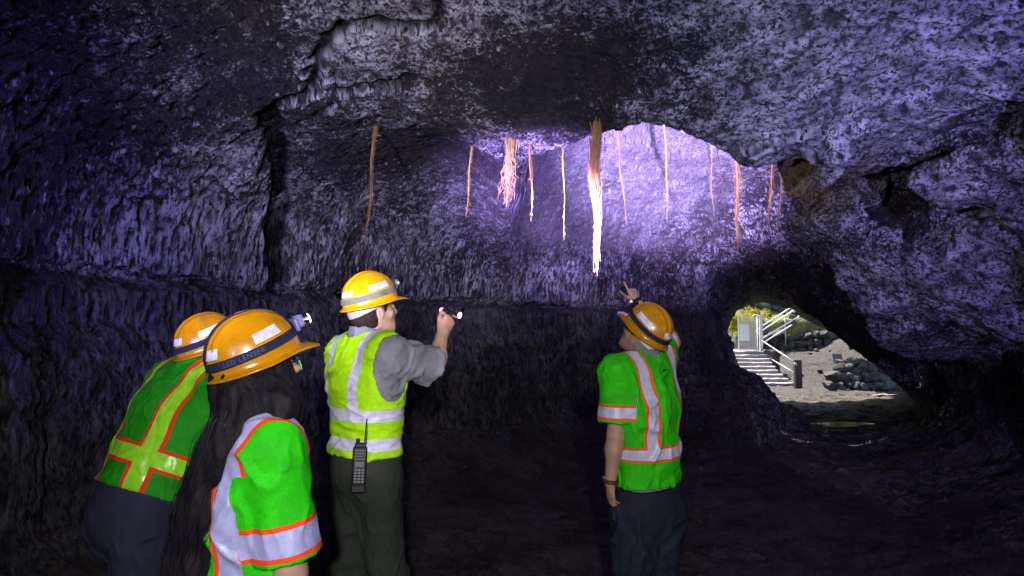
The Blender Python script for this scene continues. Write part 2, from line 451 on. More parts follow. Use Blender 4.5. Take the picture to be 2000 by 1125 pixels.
CV, CQ, CN, CCR, CPIT = build_cave()
def rock_material(name, kind):
    t = NT(name)
    g = t.n('ShaderNodeNewGeometry')
    if kind == 'wall':
        vec = t.pos((1, 1, .28)); big = t.pos((1, 1, .35))
    else:
        vec = t.pos(); big = t.pos()
    warp = t.n('ShaderNodeVectorMath', operation='ADD')
    nz = t.n('ShaderNodeTexNoise'); t.put(nz.inputs['Vector'], vec); nz.inputs['Scale'].default_value = 20; nz.inputs['Detail'].default_value = 2
    sc = t.n('ShaderNodeVectorMath', operation='SCALE'); t.t.links.new(nz.outputs['Color'], sc.inputs[0]); sc.inputs['Scale'].default_value = .03
    t.t.links.new(vec, warp.inputs[0]); t.t.links.new(sc.outputs[0], warp.inputs[1])
    v = warp.outputs[0]
    pit = t.noise(v, 44 if kind != 'floor' else 26, 6, .68)            # the thin coating and the holes in it
    coarse = t.noise(v, 11, 3, .6)
    fine = t.noise(v, 150, 3, .7)
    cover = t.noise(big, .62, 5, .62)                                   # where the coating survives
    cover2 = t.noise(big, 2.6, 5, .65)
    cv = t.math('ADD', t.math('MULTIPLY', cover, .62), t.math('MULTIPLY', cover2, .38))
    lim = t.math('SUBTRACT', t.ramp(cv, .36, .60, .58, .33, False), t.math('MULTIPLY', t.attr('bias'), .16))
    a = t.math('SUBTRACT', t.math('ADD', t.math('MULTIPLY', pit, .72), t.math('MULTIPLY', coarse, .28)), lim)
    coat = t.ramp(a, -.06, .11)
    holes = t.noise(v, 30 if kind == 'wall' else 34, 5, .75)
    coat = t.math('MULTIPLY', coat, t.ramp(holes, .60, .48))
    coat = t.math('MULTIPLY', coat, t.ramp(t.attr('pit'), .9, .1, .2, 1.))
    tint = t.noise(t.pos(), 1.6, 3)
    dark = t.mix(t.ramp(tint, .35, .65), (.006, .0055, .009), (.017, .011, .011)) if kind != 'floor' else t.mix(t.ramp(tint, .35, .65), (.022, .017, .015), (.050, .039, .032))
    shade = t.noise(t.pos(), 5, 4)
    pale = t.mix(t.ramp(shade, .3, .7), (.16, .155, .17), (.48, .47, .51))
    if kind == 'floor': pale = t.mix(.6, pale, (.11, .092, .08))
    st = t.attr('stain_daylight')
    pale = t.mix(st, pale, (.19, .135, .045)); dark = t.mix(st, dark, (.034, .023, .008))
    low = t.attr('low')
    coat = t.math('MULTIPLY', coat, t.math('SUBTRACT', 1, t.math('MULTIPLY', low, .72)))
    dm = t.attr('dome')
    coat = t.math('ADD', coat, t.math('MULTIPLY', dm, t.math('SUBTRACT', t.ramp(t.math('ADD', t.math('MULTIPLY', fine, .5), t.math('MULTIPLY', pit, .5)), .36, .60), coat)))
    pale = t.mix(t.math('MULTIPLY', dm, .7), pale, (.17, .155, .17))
    col = t.mix(coat, dark, pale)
    col = t.mix(t.math('MULTIPLY', t.ramp(t.attr('salt'), .12, .7), t.ramp(t.math('ADD', t.math('MULTIPLY', pit, .6), t.math('MULTIPLY', coarse, .4)), .45, .60)), col, (.62, .60, .58))
    col = t.mix(t.math('MULTIPLY', t.attr('crack_shade'), .92), col, (.006, .005, .005))
    hgt = t.math('ADD', t.math('ADD', t.math('SUBTRACT', t.math('MULTIPLY', pit, .7), t.math('MULTIPLY', holes, 1.0)), t.math('MULTIPLY', coarse, .6)), t.math('MULTIPLY', fine, .3))
    t.bs(Base_Color=col, Roughness=t.ramp(t.noise(t.pos(), 2.2, 4), .42, .60, .13, .5) if kind == 'floor' else t.ramp(fine, .3, .7, .26 if kind == 'wall' else .36, .7), Specular_IOR_Level=t.math('MULTIPLY', .42 if kind == 'wall' else .32, t.math('SUBTRACT', 1, t.attr('crack_shade'))))
    t.bs(Normal=t.bump(hgt, .85, .06))
    return t.m
M_WALL = rock_material('rock_wall', 'wall'); M_CEIL = rock_material('rock_roof', 'ceil'); M_FLOOR = rock_material('rock_floor', 'floor')

def split_cave():
    fn = CN[CQ].mean(1)[:, 2]; fz = CV[CQ].mean(1)[:, 2]; fy = CV[CQ].mean(1)[:, 1]
    fl = (fn > .6) & (fz < .9)
    ce = (fn < -.62) & ~fl
    # ochre stain beside the stepped blocks, dark rock under the bench deepened in place of its shadow
    x, y, z = CV.T
    stain_daylight = np.exp(-(((x - 2.55) / .55) ** 2 + ((y - 6.0) / .55) ** 2 + ((z - 3.0) / .5) ** 2)) * 1.1
    stain_daylight = stain_daylight + .45 * np.exp(-(((x - 9.2) / 2.0) ** 2 + ((y - 17.3) / 2.2) ** 2))  # warm daylight on the exit rim put into the rock colour
    stain_daylight = np.clip(stain_daylight + .35 * fbm(CV * 1.3 + 7, 3) * (stain_daylight > .05), 0, 1)
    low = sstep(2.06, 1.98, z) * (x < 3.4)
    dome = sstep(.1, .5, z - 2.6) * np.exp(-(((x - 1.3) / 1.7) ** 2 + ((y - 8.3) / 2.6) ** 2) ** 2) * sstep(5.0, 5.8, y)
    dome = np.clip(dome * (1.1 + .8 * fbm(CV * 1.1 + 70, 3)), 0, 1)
    salt = np.zeros(len(CV))
    for (a, b, wd) in ((P(1036, 10, 3.6), P(1050, 175, 4.3), .022), (P(900, 82, 3.9), P(1035, 66, 3.85), .018), (P(1075, 16, 3.65), P(1110, 40, 3.7), .03)):
        ab = b - a; q = CV + .06 * np.stack([fbm(CV * 6 + 5 * i, 2) for i in range(3)], 1); t_ = np.clip(((q - a) @ ab) / (ab @ ab), 0, 1)
        e = q - a - t_[:, None] * ab; salt = np.maximum(salt, np.exp(-(e[:, 0] ** 2 + e[:, 1] ** 2 + .1 * e[:, 2] ** 2) / wd ** 2) * (z > 2.6))
    # where the mineral coating is thick (+) or has gone (-); paler exit rim stands in for daylight
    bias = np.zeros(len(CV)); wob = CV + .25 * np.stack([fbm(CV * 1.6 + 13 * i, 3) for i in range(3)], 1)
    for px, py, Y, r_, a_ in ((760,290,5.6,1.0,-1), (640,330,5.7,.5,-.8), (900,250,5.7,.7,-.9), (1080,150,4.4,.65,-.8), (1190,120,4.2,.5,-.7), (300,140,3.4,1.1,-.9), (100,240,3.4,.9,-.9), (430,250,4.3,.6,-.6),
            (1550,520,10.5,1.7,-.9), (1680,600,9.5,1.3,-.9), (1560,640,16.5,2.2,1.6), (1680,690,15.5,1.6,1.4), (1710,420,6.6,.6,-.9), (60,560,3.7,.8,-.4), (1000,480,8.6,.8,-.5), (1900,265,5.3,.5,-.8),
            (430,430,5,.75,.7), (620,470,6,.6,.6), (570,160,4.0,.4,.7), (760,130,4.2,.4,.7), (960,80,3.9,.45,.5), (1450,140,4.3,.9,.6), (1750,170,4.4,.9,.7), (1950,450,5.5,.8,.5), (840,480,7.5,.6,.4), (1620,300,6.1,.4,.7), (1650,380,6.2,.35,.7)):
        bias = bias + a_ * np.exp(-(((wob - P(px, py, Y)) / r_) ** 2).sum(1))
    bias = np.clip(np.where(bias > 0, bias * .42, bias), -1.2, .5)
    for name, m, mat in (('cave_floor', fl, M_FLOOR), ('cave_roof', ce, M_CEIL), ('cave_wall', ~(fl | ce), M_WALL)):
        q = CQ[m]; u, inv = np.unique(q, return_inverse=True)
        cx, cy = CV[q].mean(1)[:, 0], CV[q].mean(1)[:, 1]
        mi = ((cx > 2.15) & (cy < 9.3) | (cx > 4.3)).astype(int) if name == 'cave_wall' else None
        o = mesh_np(name, CV[u], inv.reshape(q.shape), None, mats=[mat, M_CEIL] if name == 'cave_wall' else [mat], midx=mi, attrs={'stain_daylight': stain_daylight[u], 'low': low[u], 'dome': dome[u], 'salt': salt[u], 'crack_shade': CCR[u], 'bias': bias[u], 'pit': CPIT[u]}, normals=CN[u])
        tag(o, kind='structure')
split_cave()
# ================================================================== PEOPLE

class Field:
    """signed distance field on a grid; each shape only touches its own neighbourhood"""
    def __init__(s, lo, hi, h):
        s.h = h; s.o = np.asarray(lo, float) - 4 * h
        n = np.ceil((np.asarray(hi) - s.o) / h).astype(int) + 5
        s.F = np.full(n, .5, np.float32)
    def sub(s, lo, hi):
        a = np.clip(np.floor((np.asarray(lo) - s.o) / s.h).astype(int), 0, np.array(s.F.shape) - 1)
        b = np.clip(np.ceil((np.asarray(hi) - s.o) / s.h).astype(int) + 1, 1, s.F.shape)
        sl = tuple(slice(i, j) for i, j in zip(a, b))
        g = [(s.o[k] + s.h * np.arange(a[k], b[k])).astype(np.float32) for k in range(3)]
        return sl, (g[0][:, None, None], g[1][None, :, None], g[2][None, None, :])
    def _join(s, sl, d, k, cut):
        if cut: s.F[sl] = smax(s.F[sl], -d, k) if k > 0 else np.maximum(s.F[sl], -d)
        else: s.F[sl] = smin(s.F[sl], d, k) if k > 0 else np.minimum(s.F[sl], d)
    def cone(s, a, b, ra, rb, k=.02, cut=False):
        a = np.asarray(a, float); b = np.asarray(b, float); m = max(ra, rb) + k + 6 * s.h
        sl, (x, y, z) = s.sub(np.minimum(a, b) - m, np.maximum(a, b) + m)
        ab = b - a; L = max(float(ab @ ab), 1e-9)
        t = np.clip(((x - a[0]) * ab[0] + (y - a[1]) * ab[1] + (z - a[2]) * ab[2]) / L, 0, 1)
        d = np.sqrt((x - a[0] - t * ab[0]) ** 2 + (y - a[1] - t * ab[1]) ** 2 + (z - a[2] - t * ab[2]) ** 2) - (ra + (rb - ra) * t)
        s._join(sl, d, k, cut)
    def chain(s, pts, rad, k=.02):
        for i in range(len(pts) - 1): s.cone(pts[i], pts[i + 1], rad[i], rad[i + 1], k)
    def econe(s, a, b, right, wa, wb, da, db, k=.03):
        """a limb of oval section: half width w along right, half depth d across it"""
        a = np.asarray(a, float); b = np.asarray(b, float); up = b - a; L = np.linalg.norm(up); up = up / L
        r = unit(np.asarray(right) - up * np.dot(right, up)); f = np.cross(up, r)
        m = max(wa, wb, da, db) + k + 6 * s.h
        sl, (x, y, z) = s.sub(np.minimum(a, b) - m, np.maximum(a, b) + m)
        dot = lambda v: (x - a[0]) * v[0] + (y - a[1]) * v[1] + (z - a[2]) * v[2]
        u, v, q = dot(r), dot(f), dot(up)
        t = np.clip(q / L, 0, 1); W = wa + (wb - wa) * t; D = da + (db - da) * t; e = q - t * L; M = np.minimum(W, D)
        k0 = np.sqrt((u / W) ** 2 + (v / D) ** 2 + (e / M) ** 2) + 1e-6
        k1 = np.sqrt((u / W ** 2) ** 2 + (v / D ** 2) ** 2 + (e / M ** 2) ** 2) + 1e-6
        s._join(sl, k0 * (k0 - 1) / k1, k, False)
    def ell(s, c, rad, fr, k=.02, cut=False):
        """ellipsoid in the frame fr = (right, forward, up)"""
        c = np.asarray(c, float); m = max(rad) + k + 6 * s.h
        sl, (x, y, z) = s.sub(c - m, c + m)
        q = [((x - c[0]) * v[0] + (y - c[1]) * v[1] + (z - c[2]) * v[2]) for v in fr]
        k0 = np.sqrt(sum((a / r) ** 2 for a, r in zip(q, rad))) + 1e-6
        k1 = np.sqrt(sum((a / r ** 2) ** 2 for a, r in zip(q, rad))) + 1e-6
        s._join(sl, k0 * (k0 - 1) / k1, k, cut)
    def plane(s, p, n, k=0.):
        """throw away what lies on the n side of p"""
        g = [(s.o[k_] + s.h * np.arange(s.F.shape[k_])).astype(np.float32) for k_ in range(3)]
        d = (g[0][:, None, None] - p[0]) * n[0] + (g[1][None, :, None] - p[1]) * n[1] + (g[2][None, None, :] - p[2]) * n[2]
        s.F = np.maximum(s.F, d.astype(np.float32))
    def shell(s, t): s.F = np.maximum(s.F, -(s.F + t))
    def mesh(s):
        return surface_nets(s.F, s.o, s.h)

def hand(fd, wrist, d, n, side, curl, thumb, s=1., pinch=0.):
    """palm and five fingers: d runs to the fingers, n is where the palm looks, side is where the thumb leaves"""
    d = unit(d); n = unit(np.asarray(n) - d * np.dot(n, d)); t = np.cross(n, d)
    if np.dot(t, side) < 0: t = -t
    w = np.asarray(wrist, float)
    for o, e in ((.026, .088), (.009, .093), (-.009, .088), (-.025, .079)):
        fd.cone(w + t * o * .5 * s + d * .012 * s, w + d * e * s + t * o * s, .017 * s, .0115 * s, .012)
    fd.cone(w - d * .02, w + d * .03 * s, .026 * s, .02 * s, .015)
    fd.ell(w + d * .04 * s + t * .025 * s + n * .008 * s, (.016 * s, .03 * s, .016 * s), (t, d, n), .012)     # ball of the thumb
    for i, (o, e, L, r) in enumerate(((.0275, .088, .074, .0088), (.009, .094, .082, .009), (-.0095, .089, .076, .0086), (-.0265, .079, .06, .0076))):
        p = w + d * e * s + t * o * s; a = 0.; spread = o * .25 - pinch * o
        cu = curl[i]
        for sg, fr, c in ((.46, 1., .8), (.3, .92, 1.1), (.24, .84, .9)):
            a += cu * c
            v = unit(d * math.cos(a) + n * math.sin(a) + t * spread * 3)
            q = p + v * L * sg * s
            fd.cone(p, q, r * fr * s, r * fr * .93 * s, .003)
            p = q
    p = w + d * .03 * s + t * .03 * s + n * .008 * s
    a1, a2 = thumb                                             # how far the thumb swings out, how far it bends in
    v = unit(d * math.cos(a1) + t * math.sin(a1) + n * .25); q = p + v * .042 * s; fd.cone(p, q, .0125 * s, .0105 * s, .008)
    v2 = unit(d * math.cos(a1 - a2) + t * math.sin(a1 - a2) + n * (.25 + .5 * a2)); q2 = q + v2 * .033 * s; fd.cone(q, q2, .0104 * s, .0092 * s, .003)
    v3 = unit(d * math.cos(a1 - 1.5 * a2) + t * math.sin(a1 - 1.5 * a2) + n * (.25 + .7 * a2)); fd.cone(q2, q2 + v3 * .024 * s, .0092 * s, .0075 * s, .003)

class Human:
    def __init__(s, **k):
        s.__dict__.update(k)
        s.up = unit(s.neck - s.pelvis); r = s.shR - s.shL
        s.right = unit(r - s.up * np.dot(r, s.up)); s.fwd = np.cross(s.up, s.right)
        hr = V3(s.hipR[0] - s.hipL[0], s.hipR[1] - s.hipL[1], 0)
        s.hright = unit(hr)
        s.hf = unit(s.head_f); u = s.head_u - s.hf * np.dot(s.head_u, s.hf); s.hu = unit(u); s.hr = np.cross(s.hf, s.hu)
        s.hfr = (s.hr, s.hf, s.hu)
        pts = np.array([getattr(s, k) for k in 'pelvis neck head shL shR elL elR wrL wrR hipL hipR knL knR anL anR'.split()])
        s.lo = pts.min(0) - .24; s.hi = pts.max(0) + .24; s.lo[2] = -.05
    def T(s, x, y, z): return s.pelvis + s.right * x + s.fwd * y + s.up * z
    def torso(s, fd, inf, waist=1., k=.04):
        L = np.linalg.norm(s.neck - s.pelvis); b = s.b
        a0, a1, a2, a3 = s.T(0, 0, -.06), s.T(0, .005, .36 * L), s.T(0, .0, .68 * L), s.T(0, -.01, .88 * L)
        fd.econe(a0, a1, s.right, .165 * b + inf, .148 * b * waist + inf, .115 * b + inf, .10 * b * waist + inf, k)
        fd.econe(a1, a2, s.right, .148 * b * waist + inf, .168 * b + inf, .10 * b * waist + inf, .118 * b + inf, k)
        fd.econe(a2, a3, s.right, .168 * b + inf, .135 * b + inf, .118 * b + inf, .08 * b + inf, k)
        for sh in (s.shL, s.shR):
            m = lerp(s.neck, sh, .35) - s.up * .005
            fd.cone(m, sh, .052 * b + inf, .058 * b + inf, .06)
            fd.cone(s.T(0, 0, .62 * L) + .45 * (sh - s.neck), sh - s.up * .01, .085 * b + inf, .055 * b + inf, .05)
    def arm(s, fd, sd, inf, upto=1., k=.03):
        sh, el, wr = (getattr(s, j + sd) for j in ('sh', 'el', 'wr')); b = s.b
        if inf == 0:
            fd.cone(sh, lerp(sh, el, .5), .055 * b, .05 * b, k); fd.cone(lerp(sh, el, .5), el, .05 * b, .041 * b, k)
            m = lerp(el, wr, .3)
            fd.cone(el, m, .041 * b, .044 * b, k); fd.cone(m, wr, .044 * b, .027 * b, k)
    def legs(s, fd, inf, k=.04, knee=0.):
        b = s.b
        fd.econe(s.pelvis - V3(0, 0, .02), s.pelvis + s.up * .09, s.hright, .165 * b + inf, .15 * b + inf, .118 * b + inf, .105 * b + inf, k)
        fd.econe(s.T(0, 0, -.06), s.T(0, .005, .13), s.right, .168 * b + inf, .155 * b + inf, .118 * b + inf, .105 * b + inf, k)
        for sd in 'LR':
            hp, kn, an = (getattr(s, j + sd) for j in ('hip', 'kn', 'an')); c = lerp(kn, an, .3)
            fd.cone(hp, kn, .088 * b + inf, .056 * b + inf + knee, k)
            fd.cone(kn, c, .056 * b + inf + knee, .054 * b + inf + knee, k); fd.cone(c, an, .054 * b + inf + knee, .037 * b + inf + knee, k)
    def make_body(s, mat, name='body', parent=None):
        fd = Field(s.lo, s.hi, .0045)
        s.torso(fd, -.012); s.legs(fd, -.012)
        c = s.head; r, f, u = s.hfr; h = s.hs
        A = lambda x, y, z: c + (r * x + f * y + u * z) * h
        fd.ell(A(0, -.012, .03), (.077 * h, .098 * h, .093 * h), s.hfr, .02)
        fd.ell(A(0, .022, -.035), (.06 * h, .068 * h, .085 * h), s.hfr, .03)
        fd.cone(A(0, .055, -.085), A(0, .068, -.1), .026 * h, .02 * h, .03)                     # chin
        for sg in (-1, 1):
            fd.cone(A(sg * .057, -.005, -.04), A(sg * .028, .055, -.092), .018 * h, .016 * h, .03)   # jaw
            fd.ell(A(sg * .034, .088, .002), (.016 * h, .012 * h, .011 * h), s.hfr, .012, True)      # eye socket
            fd.ell(A(sg * .033, .078, .0), (.013 * h, .012 * h, .012 * h), s.hfr, .004)
            fd.cone(A(sg * .05, .055, -.028), A(sg * .03, .075, -.034), .012 * h, .012 * h, .02)     # cheek
            fd.ell(A(sg * .078, -.012, -.012), (.008 * h, .018 * h, .031 * h), s.hfr, .006)          # ear
            fd.ell(A(sg * .086, -.009, -.010), (.006 * h, .009 * h, .017 * h), s.hfr, .004, True)
        fd.cone(A(0, .088, .012), A(0, .108, -.032), .008 * h, .012 * h, .012)                       # nose
        for sg in (-1, 1): fd.cone(A(sg * .01, .098, -.034), A(sg * .012, .094, -.036), .008 * h, .007 * h, .006)
        fd.cone(A(-.018, .084, -.062), A(.018, .084, -.062), .007 * h, .007 * h, .006); fd.cone(A(-.015, .083, -.074), A(.015, .083, -.074), .008 * h, .008 * h, .006)
        fd.cone(s.neck - s.up * .03, A(0, -.025, -.05), .06 * s.b, .054 * s.b, .03)
        for sd in 'LR':
            s.arm(fd, sd, 0)
            hd = s.hands[sd]; hand(fd, getattr(s, 'wr' + sd), *hd, s=s.__dict__.get('hand_s', .98) * s.b)
        for sd in 'LR':
            an = getattr(s, 'an' + sd); ff = unit(np.cross(V3(0, 0, 1), s.hright))
            fd.cone(an, an + ff * .1 - V3(0, 0, .05), .036, .03, .03)
        V, Q = fd.mesh(); V = relax(V, Q, 1, .4)
        return mesh_np(name, V, Q, mat, parent)

# ------------------------------------------------------------------ materials of clothes
def skin_mat(name, a, b, hair=0.):
    t = NT(name); n = t.noise(t.pos(), 18, 4)
    t.bs(Base_Color=t.mix(t.ramp(n, .3, .7), a, b), Roughness=.5, Subsurface_Weight=.15, Subsurface_Scale=.01, Normal=t.bump(t.noise(t.pos(), 160, 3), .25, .003))
    t.b.inputs['Subsurface Radius'].default_value = (1, .35, .2)
    return t.m
M_SKIN = skin_mat('fair_skin', (.50, .28, .19), (.60, .37, .27))
M_SKIN2 = skin_mat('tanned_skin', (.42, .22, .14), (.52, .30, .21))
def cloth_mat(name, col, rough=.85, weave=900, amp=.25, var=.15):
    t = NT(name); n = t.noise(t.pos(), 9, 5)
    c = t.mix(t.ramp(n, .3, .7), [k * (1 - var) for k in col], [min(1, k * (1 + var)) for k in col])
    h = t.math('ADD', t.math('MULTIPLY', t.noise(t.pos(), weave * .35, 2), .35), t.math('MULTIPLY', t.noise(t.pos(), 40, 3), .65))
    t.bs(Base_Color=c, Roughness=rough, Specular_IOR_Level=.2, Normal=t.bump(h, amp, .006), Sheen_Weight=.0)
    return t.m
M_SHIRT = cloth_mat('grey_uniform_cloth', (.21, .21, .25))
M_OLIVE = cloth_mat('olive_trouser_cloth', (.030, .037, .028))
M_CHARCOAL = cloth_mat('charcoal_trouser_cloth', (.018, .023, .040))
M_NAVY = cloth_mat('navy_trouser_cloth', (.025, .028, .05))
M_LEATHER = simple('boot_leather', (.03, .022, .018), .55, bump=(60, .3, .004))

def vest_mat(name, green, silver, edge, bands, vert, sleeve=None, half=.026, brd=.016, silver_rough=.35, weave=170):
    """high visibility cloth: bands = heights on the torso, vert = (x at the hem, x at the shoulder, lowest height)"""
    t = NT(name)
    tx, tz, sa, sl = (t.attr(k) for k in ('tx', 'tz', 'sa', 'sl'))
    d = None
    for h0 in bands:
        e = t.math('ABSOLUTE', t.math('SUBTRACT', tz, h0)); d = e if d is None else t.math('MINIMUM', d, e)
    xa, xb, zlow, L = vert
    off = t.math('ADD', xa, t.math('MULTIPLY', t.math('DIVIDE', tz, L), xb - xa))
    dv = t.math('ABSOLUTE', t.math('SUBTRACT', t.math('ABSOLUTE', tx), off))
    dv = t.math('ADD', dv, t.math('MULTIPLY', t.math('LESS_THAN', tz, zlow), 1.))
    d = t.math('MINIMUM', d, dv)
    if sleeve is not None:
        ds = t.math('ABSOLUTE', t.math('SUBTRACT', sa, sleeve))
        m = t.math('GREATER_THAN', sl, .5)
        d = t.math('ADD', t.math('MULTIPLY', ds, m), t.math('MULTIPLY', d, t.math('SUBTRACT', 1, m)))
    iss = t.math('LESS_THAN', d, half); ise = t.math('LESS_THAN', d, half + brd)
    n = t.noise(t.pos(), 14, 4)
    g = t.mix(t.ramp(n, .3, .7), [k * .72 for k in green], green)
    knit = t.vor(t.pos(), weave, rand=.55).outputs['Distance']
    g = t.mix(t.ramp(knit, .2, .55, 0, .26), g, [k * .35 for k in green])
    sv = t.mix(t.ramp(t.noise(t.pos(), 30, 4), .35, .7), silver, [k * .8 for k in silver])
    col = t.mix(iss, t.mix(ise, g, edge), sv)
    h = t.math('ADD', t.math('MULTIPLY', t.noise(t.pos(), 45, 3), .8), t.math('MULTIPLY', knit, .2))
    t.bs(Base_Color=col, Roughness=t.ramp(iss, 0, 1, .75, silver_rough, False), Specular_IOR_Level=t.ramp(iss, 0, 1, .25, .6, False), Normal=t.bump(h, .35, .006))
    return t.m
GREEN = (.045, .72, .006); LIME = (.50, .95, .006)

def folds(V, N, amp, freq, axis_scale, seed):
    w = V + .05 * np.stack([fbm(V * 5 + seed + k * 7, 2) for k in range(3)], 1)
    n = fbm(w * freq * np.asarray(axis_scale) + seed, 2, .4)
    m = fbm(V * 2.2 + seed + 9, 2)
    rid = np.clip(1 - 2.6 * np.abs(n), 0, 1) ** 1.4
    n2 = np.clip(1 - 3.2 * np.abs(fbm(w * freq * 1.9 * np.asarray(axis_scale)[[1, 0, 2]] + seed + 31, 2, .4)), 0, 1) ** 1.5
    return V + N * (amp * (1.15 * rid * np.clip(.35 + 1.3 * m, 0, 1.1) + .45 * n2 * np.clip(.3 - m, 0, 1) - .25))[:, None]

def torso_attrs(hm, V, cuffs, lim=.17):
    q = V - hm.pelvis; tx = q @ hm.right; tz = q @ hm.up
    sa = np.zeros(len(V)); sl = np.zeros(len(V))
    for sd, cf in cuffs.items():
        sh, el = getattr(hm, 'sh' + sd), getattr(hm, 'el' + sd); ax = unit(el - sh)
        a = (V - sh) @ ax; rad = np.linalg.norm(V - sh - np.outer(a, ax), axis=1)
        sg = 1 if sd == 'R' else -1
        m = (a > .05) & (a < cf + .06) & (rad < .122) & (tx * sg > lim) & (tz > .1)
        sa = np.where(m, cf - a, sa); sl = np.where(m, 1., sl)
    return {'tx': tx, 'tz': tz, 'sa': sa, 'sl': sl}

def make_vest(hm, mat, parent, hem, cuffs, inf=.034, sleeve_r=(.088, .10), neck_r=.078, armhole=0, amp=.011, seed=0., hem_n=None, waist=1.04, name='safety_vest', fold_axis=(1, 1, .45)):
    fd = Field(hm.lo, hm.hi, .0055)
    hm.torso(fd, inf, waist, .05)
    fd.shell(.011)
    fd.plane(hm.T(0, 0, hem), -(hm.up if hem_n is None else unit(hem_n)))
    for sd, cf in cuffs.items():
        sh, el = getattr(hm, 'sh' + sd), getattr(hm, 'el' + sd); ax = unit(el - sh); sg = 1 if sd == 'R' else -1
        f2 = Field(hm.lo, hm.hi, .0055)
        f2.cone(sh - hm.right * sg * .05 - ax * .0, sh + ax * .07, (.06 * hm.b + inf) * .93, sleeve_r[0] * hm.b, .02)
        f2.cone(sh + ax * .05, sh + ax * (cf + .04), sleeve_r[0] * hm.b, sleeve_r[1] * hm.b, .05)
        f2.shell(.011); f2.plane(sh + ax * cf, ax)
        fd.F = smin(fd.F, f2.F, .012)
    fd.cone(hm.neck - hm.up * .02 + hm.fwd * .02, hm.neck + hm.up * .2 + hm.fwd * .0, neck_r, neck_r * 1.3, 0, True)
    fd.cone(hm.neck - hm.up * .03 + hm.fwd * .06, hm.neck - hm.up * .24 + hm.fwd * .2, neck_r * .8, .03, 0, True)
    if armhole:
        for sd in 'LR':
            sh, el = getattr(hm, 'sh' + sd), getattr(hm, 'el' + sd); sg = 1 if sd == 'R' else -1
            fd.ell(sh + hm.right * sg * .07 - hm.up * .055 + hm.fwd * .01, (.105, .115, .165), (hm.right, hm.fwd, hm.up), 0, True)
            fd.cone(sh, el, armhole, armhole, 0, True)
    V, Q = fd.mesh(); V = relax(V, Q, 2, .5); N = vnormals(V, Q)
    at = torso_attrs(hm, V, cuffs, .158 * hm.b + inf * .8)
    V2 = folds(V, N, amp, 8, fold_axis, seed)
    V2 = V2 + (V - V2) * (.5 * at['sl'])[:, None]
    # cloth gathers towards the hem, with a few deep slanting creases
    g = np.sin((at['tz'] * 26 + at['tx'] * 14 * math.cos(seed) + 2.2 * fbm(V * 4 + seed, 2)))
    V2 = V2 + N * (amp * .55 * np.clip(g, -.3, 1) * sstep(.34, .02, at['tz']) * (at['sl'] < .5))[:, None]
    return mesh_np(name, V2, Q, mat, parent, attrs=at)

def make_trousers(hm, mat, parent, inf=.018, knee=.016, seed=0., name='trousers'):
    lo = hm.lo.copy(); hi = hm.hi.copy(); hi[2] = hm.pelvis[2] + .25
    fd = Field(lo, hi, .0065); hm.legs(fd, inf, .035, knee)
    fd.plane(hm.pelvis + hm.up * .075, hm.up); fd.plane(V3(0, 0, .055), V3(0, 0, -1))
    V, Q = fd.mesh(); V = relax(V, Q, 2, .5); N = vnormals(V, Q)
    W = folds(V, N, .024, 7, (1, 1, .4), seed + 3); V = V + (W - V) * sstep(hm.pelvis[2] + .06, hm.pelvis[2] - .12, V[:, 2])[:, None]
    for sd in 'LR':
        kn, an = getattr(hm, 'kn' + sd), getattr(hm, 'an' + sd)
        z = V[:, 2]; wv = np.sin(z * 55 + 3 * fbm(V * 5 + seed, 2)) * (np.exp(-((z - kn[2]) / .09) ** 2) + np.exp(-((z - .12) / .09) ** 2))
        V = V + N * (.004 * wv)[:, None]
    return mesh_np(name, V, Q, mat, parent)

def make_boots(hm, parent):
    ff = unit(np.cross(V3(0, 0, 1), hm.hright))
    for sd in 'LR':
        an = getattr(hm, 'an' + sd); fr = (hm.hright, ff, V3(0, 0, 1))
        fd = Field(an + V3(-.3, -.3, -.12), an + V3(.3, .3, .15), .006)
        fd.cone(an + V3(0, 0, .08), an - V3(0, 0, .03), .05, .05, .02); fd.cone(an - V3(0, 0, .03) - ff * .02, an + ff * .13 - V3(0, 0, .05), .05, .042, .02)
        fd.ell(an + ff * .16 - V3(0, 0, .05), (.048, .06, .035), fr, .02)
        fd.plane(V3(0, 0, an[2] - .088), V3(0, 0, -1))
        V, Q = fd.mesh(); mesh_np('boot', V, Q, M_LEATHER, parent)

def make_shirt(hm, mat, parent, cuffs, seed=1., inf=.016, bottom=.02, collar=True, sleeve=(.068, .082)):
    fd = Field(hm.lo, hm.hi, .0055)
    hm.torso(fd, inf)
    for sd, cf in cuffs.items():
        sh, el = getattr(hm, 'sh' + sd), getattr(hm, 'el' + sd); ax = unit(el - sh)
        fd.cone(sh, sh + ax * (cf + .04), sleeve[0] * hm.b, sleeve[1] * hm.b, .05)
    if collar:
        fd.cone(hm.neck - hm.up * .03, hm.neck + hm.up * .078 - hm.fwd * .006, .084 * hm.b, .073 * hm.b, .015)
    fd.shell(.011)
    fd.plane(hm.T(0, 0, bottom), -hm.up)
    if collar:
        # open the collar and let it stand round the neck
        fd.cone(hm.neck + hm.up * .135 + hm.fwd * .0, hm.neck + hm.up * .3, .1, .1, 0, True)
    for sd, cf in cuffs.items():
        sh, el = getattr(hm, 'sh' + sd), getattr(hm, 'el' + sd); ax = unit(el - sh)
        fd.cone(sh + ax * (cf + .13), sh + ax * (cf + .3), .13, .13, 0, True)
    V, Q = fd.mesh(); V = relax(V, Q, 2, .5); N = vnormals(V, Q)
    V = folds(V, N, .021, 9, (1, 1, .8), seed)
    return mesh_np('shirt', V, Q, mat, parent)

